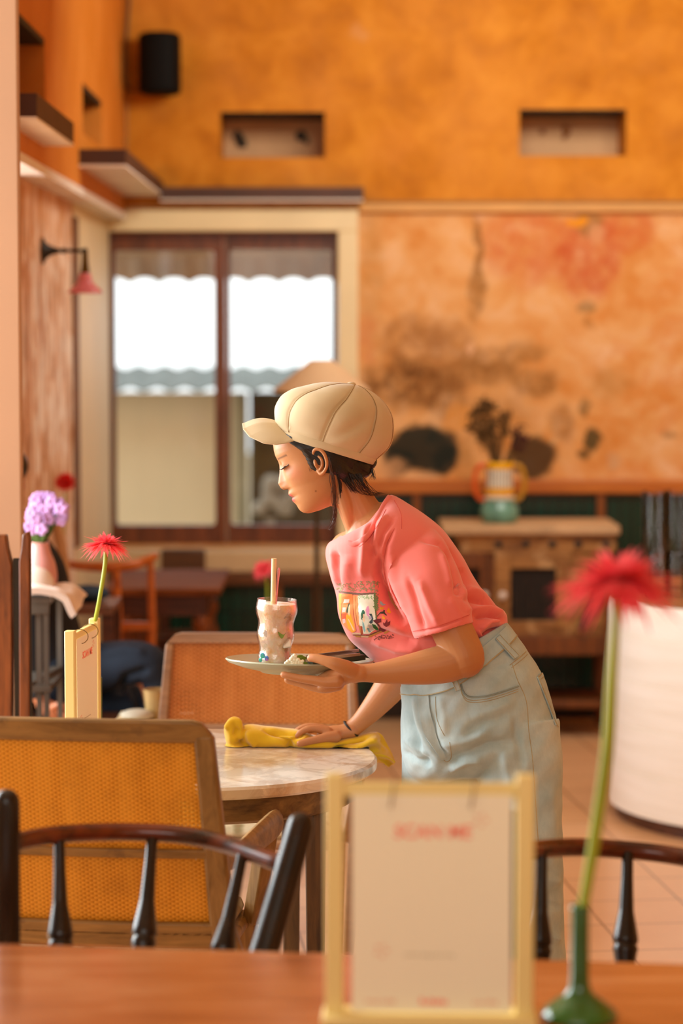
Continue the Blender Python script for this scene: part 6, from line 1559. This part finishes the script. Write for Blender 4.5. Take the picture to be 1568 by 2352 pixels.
# yellow cleaning cloth
def yellow_cloth():
    m = MB(); YK = 5.745
    def blob(pts, n=30):
        rings = []
        T = catmull([Vector((p[0], p[1], 0)) for p in pts], 6); Bt = catmull([Vector((p[0] + (p[4] if len(p) > 4 else 0), p[2], 0)) for p in pts], 6); D_ = cat1([p[3] for p in pts], 6)
        for a, b, d in zip(T, Bt, D_):
            c = (a + b) / 2; h = (a - b) / 2; ring = []
            for k in range(n):
                th = 2 * pi * k / n; sa = sin(th); ca = cos(th)
                ring.append(P(c.x + h.x * sa, c.y + h.y * sa, YK + d * abs(ca) ** .8 * (1 if ca > 0 else -1)))
            rings.append(ring)
        m.loft(rings)
    blob([(553, 1676, 1712, .008), (560, 1666, 1720, .030), (580, 1663, 1722, .046), (610, 1667, 1725, .052), (650, 1671, 1725, .055), (690, 1676, 1726, .056), (720, 1690, 1727, .055), (745, 1700, 1728, .055), (775, 1698, 1728, .05), (805, 1692, 1730, .048), (840, 1684, 1730, .045), (862, 1681, 1731, .038), (872, 1690, 1732, .02)])
    # standing folded end at the left
    rows = []
    for i in range(22):
        s = i / 21; a = lerp(-1.9, 1.9, s); x = 533 + 22 * sin(a) ; dy = -.03 + .045 * cos(a)
        top = 1646 + 7 * abs(s - .55) * 2; row = []
        for k in range(12):
            v = k / 11; row.append(P(x + 3 * sin(v * 3) , lerp(top, 1712 - 6 * (1 - s), v), YK + dy + .006 * sin(v * 5 + s * 3)))
        rows.append(row)
    m = m if False else m
    m.ball(P(535, 1682, YK - .005), (.0215, .036, .036), 14); m.tube([P(524, 1668, YK - .03), P(533, 1655, YK - .03), P(547, 1658, YK - .03), P(552, 1690, YK - .03)], .009, 10, sub=5, round_ends=True)
    m.ball(P(545, 1714, YK - .01), (.032, .035, .010), 12)
    # tent-like right end hanging over the table edge
    rows = []
    for i in range(26):
        s = i / 25; top = catmull([Vector((735, 1704, 0)), Vector((800, 1698, 0)), Vector((862, 1681, 0)), Vector((884, 1700, 0)), Vector((908, 1752, 0))], 6)[int(s * 24)]
        bot = catmull([Vector((745, 1728, 0)), Vector((800, 1731, 0)), Vector((846, 1741, 0)), Vector((862, 1742, 0)), Vector((893, 1762, 0))], 6)[int(s * 24)]
        row = []
        for k in range(12):
            v = k / 11; row.append(P(lerp(top.x, bot.x, v), lerp(top.y, bot.y, v), YK + lerp(.015, -.052, v) - .008 * sin(v * 6 + s * 4) + .03 * s * s))
        rows.append(row)
    m.sheet(rows, .007)
    rows = []
    for i in range(14):
        s = i / 13; row = []
        for k in range(10):
            v = k / 9; row.append(P(lerp(846, 908, s) - 2 * v, lerp(1741, 1752, s) - 12 * sin(s * pi) * (1 - v) + 4 * v, YK + lerp(-.045, .03, v)))
        rows.append(row)
    m.sheet(rows, .006)
    me = remeshed(m, .0028, 4)
    fold(me, [([(600, 1672), (640, 1690), (665, 1706), (668, 1724)], 6, -.010), ([(620, 1678), (660, 1684), (690, 1690)], 5, -.006), ([(700, 1680), (690, 1690), (668, 1700)], 5, -.007), ([(665, 1704), (720, 1712), (790, 1712)], 7, .004),
              ([(762, 1724), (800, 1708), (850, 1692)], 6, -.009), ([(790, 1726), (830, 1712), (870, 1694)], 6, .007), ([(570, 1676), (575, 1700), (590, 1718)], 8, .005), ([(536, 1692), (540, 1678), (546, 1670)], 6, -.004), ([(850, 1700), (870, 1712), (890, 1730)], 5, .004)],
         noise=lambda px, py: .0018 * np.sin(px * .09 + py * .05) * np.sin(py * .11 - px * .03))
    co = get_co(me); inside = (np.hypot(co[:, 0] - TX, co[:, 1] - TY) < TR) ; co[:, 2] = np.where(inside, np.maximum(co[:, 2], .7515), co[:, 2]); set_co(me, co)
    return me
M_yc = (lambda t: (t.base(t.ramp(t.noise(t.coord('World'), 12, 3), [(.3, col('#dcae08')), (.7, col('#ecc416'))])), t.set(rough=.85, sheen=.4), t.bump(t.noise(t.coord('World'), 500, 2), .3, .0006), t.m)[-1])(NT('yellow_microfibre'))
obj('cleaning_cloth', yellow_cloth(), M_yc, kind='thing', label='crumpled yellow cleaning cloth under her far hand on the marble table', cat='cloth', smooth=0)
for p in bpy.data.objects['cleaning_cloth'].data.polygons: p.use_smooth = True

# ================================================================== SEATED GUEST AT THE LEFT
YG = 7.5
def Bg(u, v, w=0): return P(u, v, YG + w)
kk = YG / F
g = thing('person', 'seated guest in dark navy clothes with crossed legs, half hidden behind the column at left', 'person', (P(190, 0, YG).x, YG, 0))
def gt(mb, pts, n=18, flat=None): mb.tube([Bg(p[0], p[1], p[2]) for p in pts], [p[3] * kk for p in pts], n, sub=6, flat=flat, round_ends=True)
b = MB()
gt(b, [(20, 1085, .1, 36), (16, 1120, .1, 42), (22, 1150, .1, 34), (30, 1185, .1, 26), (40, 1215, .1, 32)], 22)                      # head and neck
gt(b, [(45, 1230, .1, 60), (60, 1320, .1, 84), (90, 1430, .1, 80), (130, 1540, .1, 78)], 22)
gt(b, [(45, 1255, -.04, 34), (60, 1350, -.1, 30), (70, 1450, -.12, 27), (75, 1540, -.12, 22), (92, 1600, -.12, 18), (108, 1628, -.12, 17)], 16)
gt(b, [(100, 1620, -.12, 18), (122, 1632, -.12, 21), (142, 1638, -.12, 17)], 16, 1.2)
for k_, dw in enumerate((-.03, -.01, .01, .03)): gt(b, [(138, 1632 + 4 * k_, -.12 + dw, 7), (152, 1640 + 3 * k_, -.12 + dw, 6.5), (156, 1654 + 2 * k_, -.12 + dw, 6)], 10)
gt(b, [(120, 1625, -.15, 8), (135, 1618, -.165, 7), (150, 1622, -.165, 6)], 10)
gt(b, [(130, 1545, .05, 52), (230, 1530, .03, 40), (315, 1538, 0, 30), (348, 1590, 0, 22), (350, 1690, 0, 20), (330, 1790, 0, 22), (310, 1800, -.02, 20)], 18)
gt(b, [(130, 1570, .18, 50), (230, 1600, .15, 38), (290, 1630, .12, 30), (310, 1700, .12, 24), (300, 1860, .12, 22)], 18)
gme = remeshed(b, .004, 4); obj('body', gme, plain('guest_skin', '#b86e48', .5, .08, 6), g, smooth=0)
for p in gme.polygons: p.use_smooth = True
b = MB()
gt(b, [(40, 1225, .1, 52), (60, 1310, .1, 90), (92, 1430, .1, 88), (130, 1550, .1, 86)], 24); gt(b, [(45, 1250, -.04, 42), (60, 1350, -.1, 38), (70, 1450, -.12, 35), (76, 1545, -.12, 29), (86, 1585, -.12, 24)], 18)
gm2 = remeshed(b, .004, 5); obj('sweater', gm2, plain('guest_black', '#0e0e12', .85, .2, 12), g, smooth=0)
for p in gm2.polygons: p.use_smooth = True
b = MB()
gt(b, [(120, 1560, .05, 64), (215, 1535, .02, 58), (300, 1522, -.02, 52), (345, 1530, -.03, 46), (368, 1572, -.02, 40), (362, 1680, -.02, 35), (345, 1780, -.02, 30)], 24)
gt(b, [(120, 1590, .18, 60), (230, 1610, .15, 56), (305, 1625, .12, 50), (320, 1700, .12, 42), (305, 1850, .12, 30)], 20)
gm3 = remeshed(b, .004, 5); fold(gm3, [([(270, 1600), (290, 1555), (345, 1535)], 9, -.012), ([(230, 1500), (290, 1490), (340, 1500)], 10, .006), ([(300, 1570), (320, 1610), (325, 1660)], 9, -.008)])
obj('trousers', gm3, plain('guest_navy', '#0a1c30', .8, .2, 8), g, smooth=0)
for p in gm3.polygons: p.use_smooth = True
b = MB(); gt(b, [(24, 1070, .11, 42), (12, 1090, .13, 46), (2, 1130, .14, 36)], 20); obj('hair', b, M_hair, g)
for cx, w in ((335, -.02), (292, .12)):
    c = P(cx, 1800, YG + w); b = MB(); zf = P(cx, 1830, YG + w).z if w < 0 else .045
    b.tube([(c.x - .02, c.y, zf), (c.x + .08, c.y, zf - .01), (c.x + .17, c.y, zf - .015)], [.035, .036, .025], 16, sub=5, round_ends=True); obj('shoe', b, plain('guest_shoe', '#1a1410', .5, .1), g)
t = thing('low_chair', 'low dark chair carrying the seated guest in navy at the left', 'chair', (P(130, 0, 7.6).x, 7.6, 0))
zc_ = P(0, 1640, YG).z
b = MB(); b.box((P(150, 0, 7.6).x, 7.6, .525), (.46, .46, .05)); obj('seat', b, M_darkwood, t, .01)
b = MB(); b.box((P(-30, 0, 7.6).x, 7.6, .78), (.03, .44, .5)); obj('backrest', b, M_darkwood, t, .01)
for dx in (-.2, .2):
    for dy in (-.2, .2): b = MB(); b.box((P(150, 0, 7.6).x + dx, 7.6 + dy, .25), (.035, .035, .50)); obj('leg', b, M_darkwood, t)
# cup and napkin on the low table between the guest and the rear cane chair
t = thing('coffee_table', 'low pale table behind the rear cane chair holding a cup', 'table', (P(350, 0, 7.05).x, 7.05, 0))
zt2 = P(0, 1655, 7.0).z
b = MB(); b.box((P(345, 0, 7.05).x, 7.03, zt2 - .015), (.22, .30, .03)); obj('tabletop', b, M_cream, t, .004)
for dx in (-.09, .09):
    for dy in (-.12, .12): b = MB(); b.box((P(345, 0, 7.05).x + dx, 7.03 + dy, (zt2 - .03) / 2), (.03, .03, zt2 - .03)); obj('leg', b, M_darkwood, t)
b = MB(); c = P(362, 1655, 7.05); b.lathe([(.001, 0), (.03, 0), (.036, .02), (.042, .085), (.040, .085), (.033, .02), (.001, .006)], (c.x, 7.05, zt2), 28); obj('glass_cup', b, plain('cup_amber', '#c8a870', .15, .1), label='pale amber tumbler on the low table left of the rear cane chair', cat='cup')
b = MB(); c = P(315, 1650, 7.0); b.ball((c.x, 7.0, zt2 + .016), (.05, .05, .018), 10); obj('crumpled_napkin', b, plain('napkin_pale', '#ccc4b0', .9, .1), label='crumpled pale napkin beside the amber tumbler', cat='napkin')
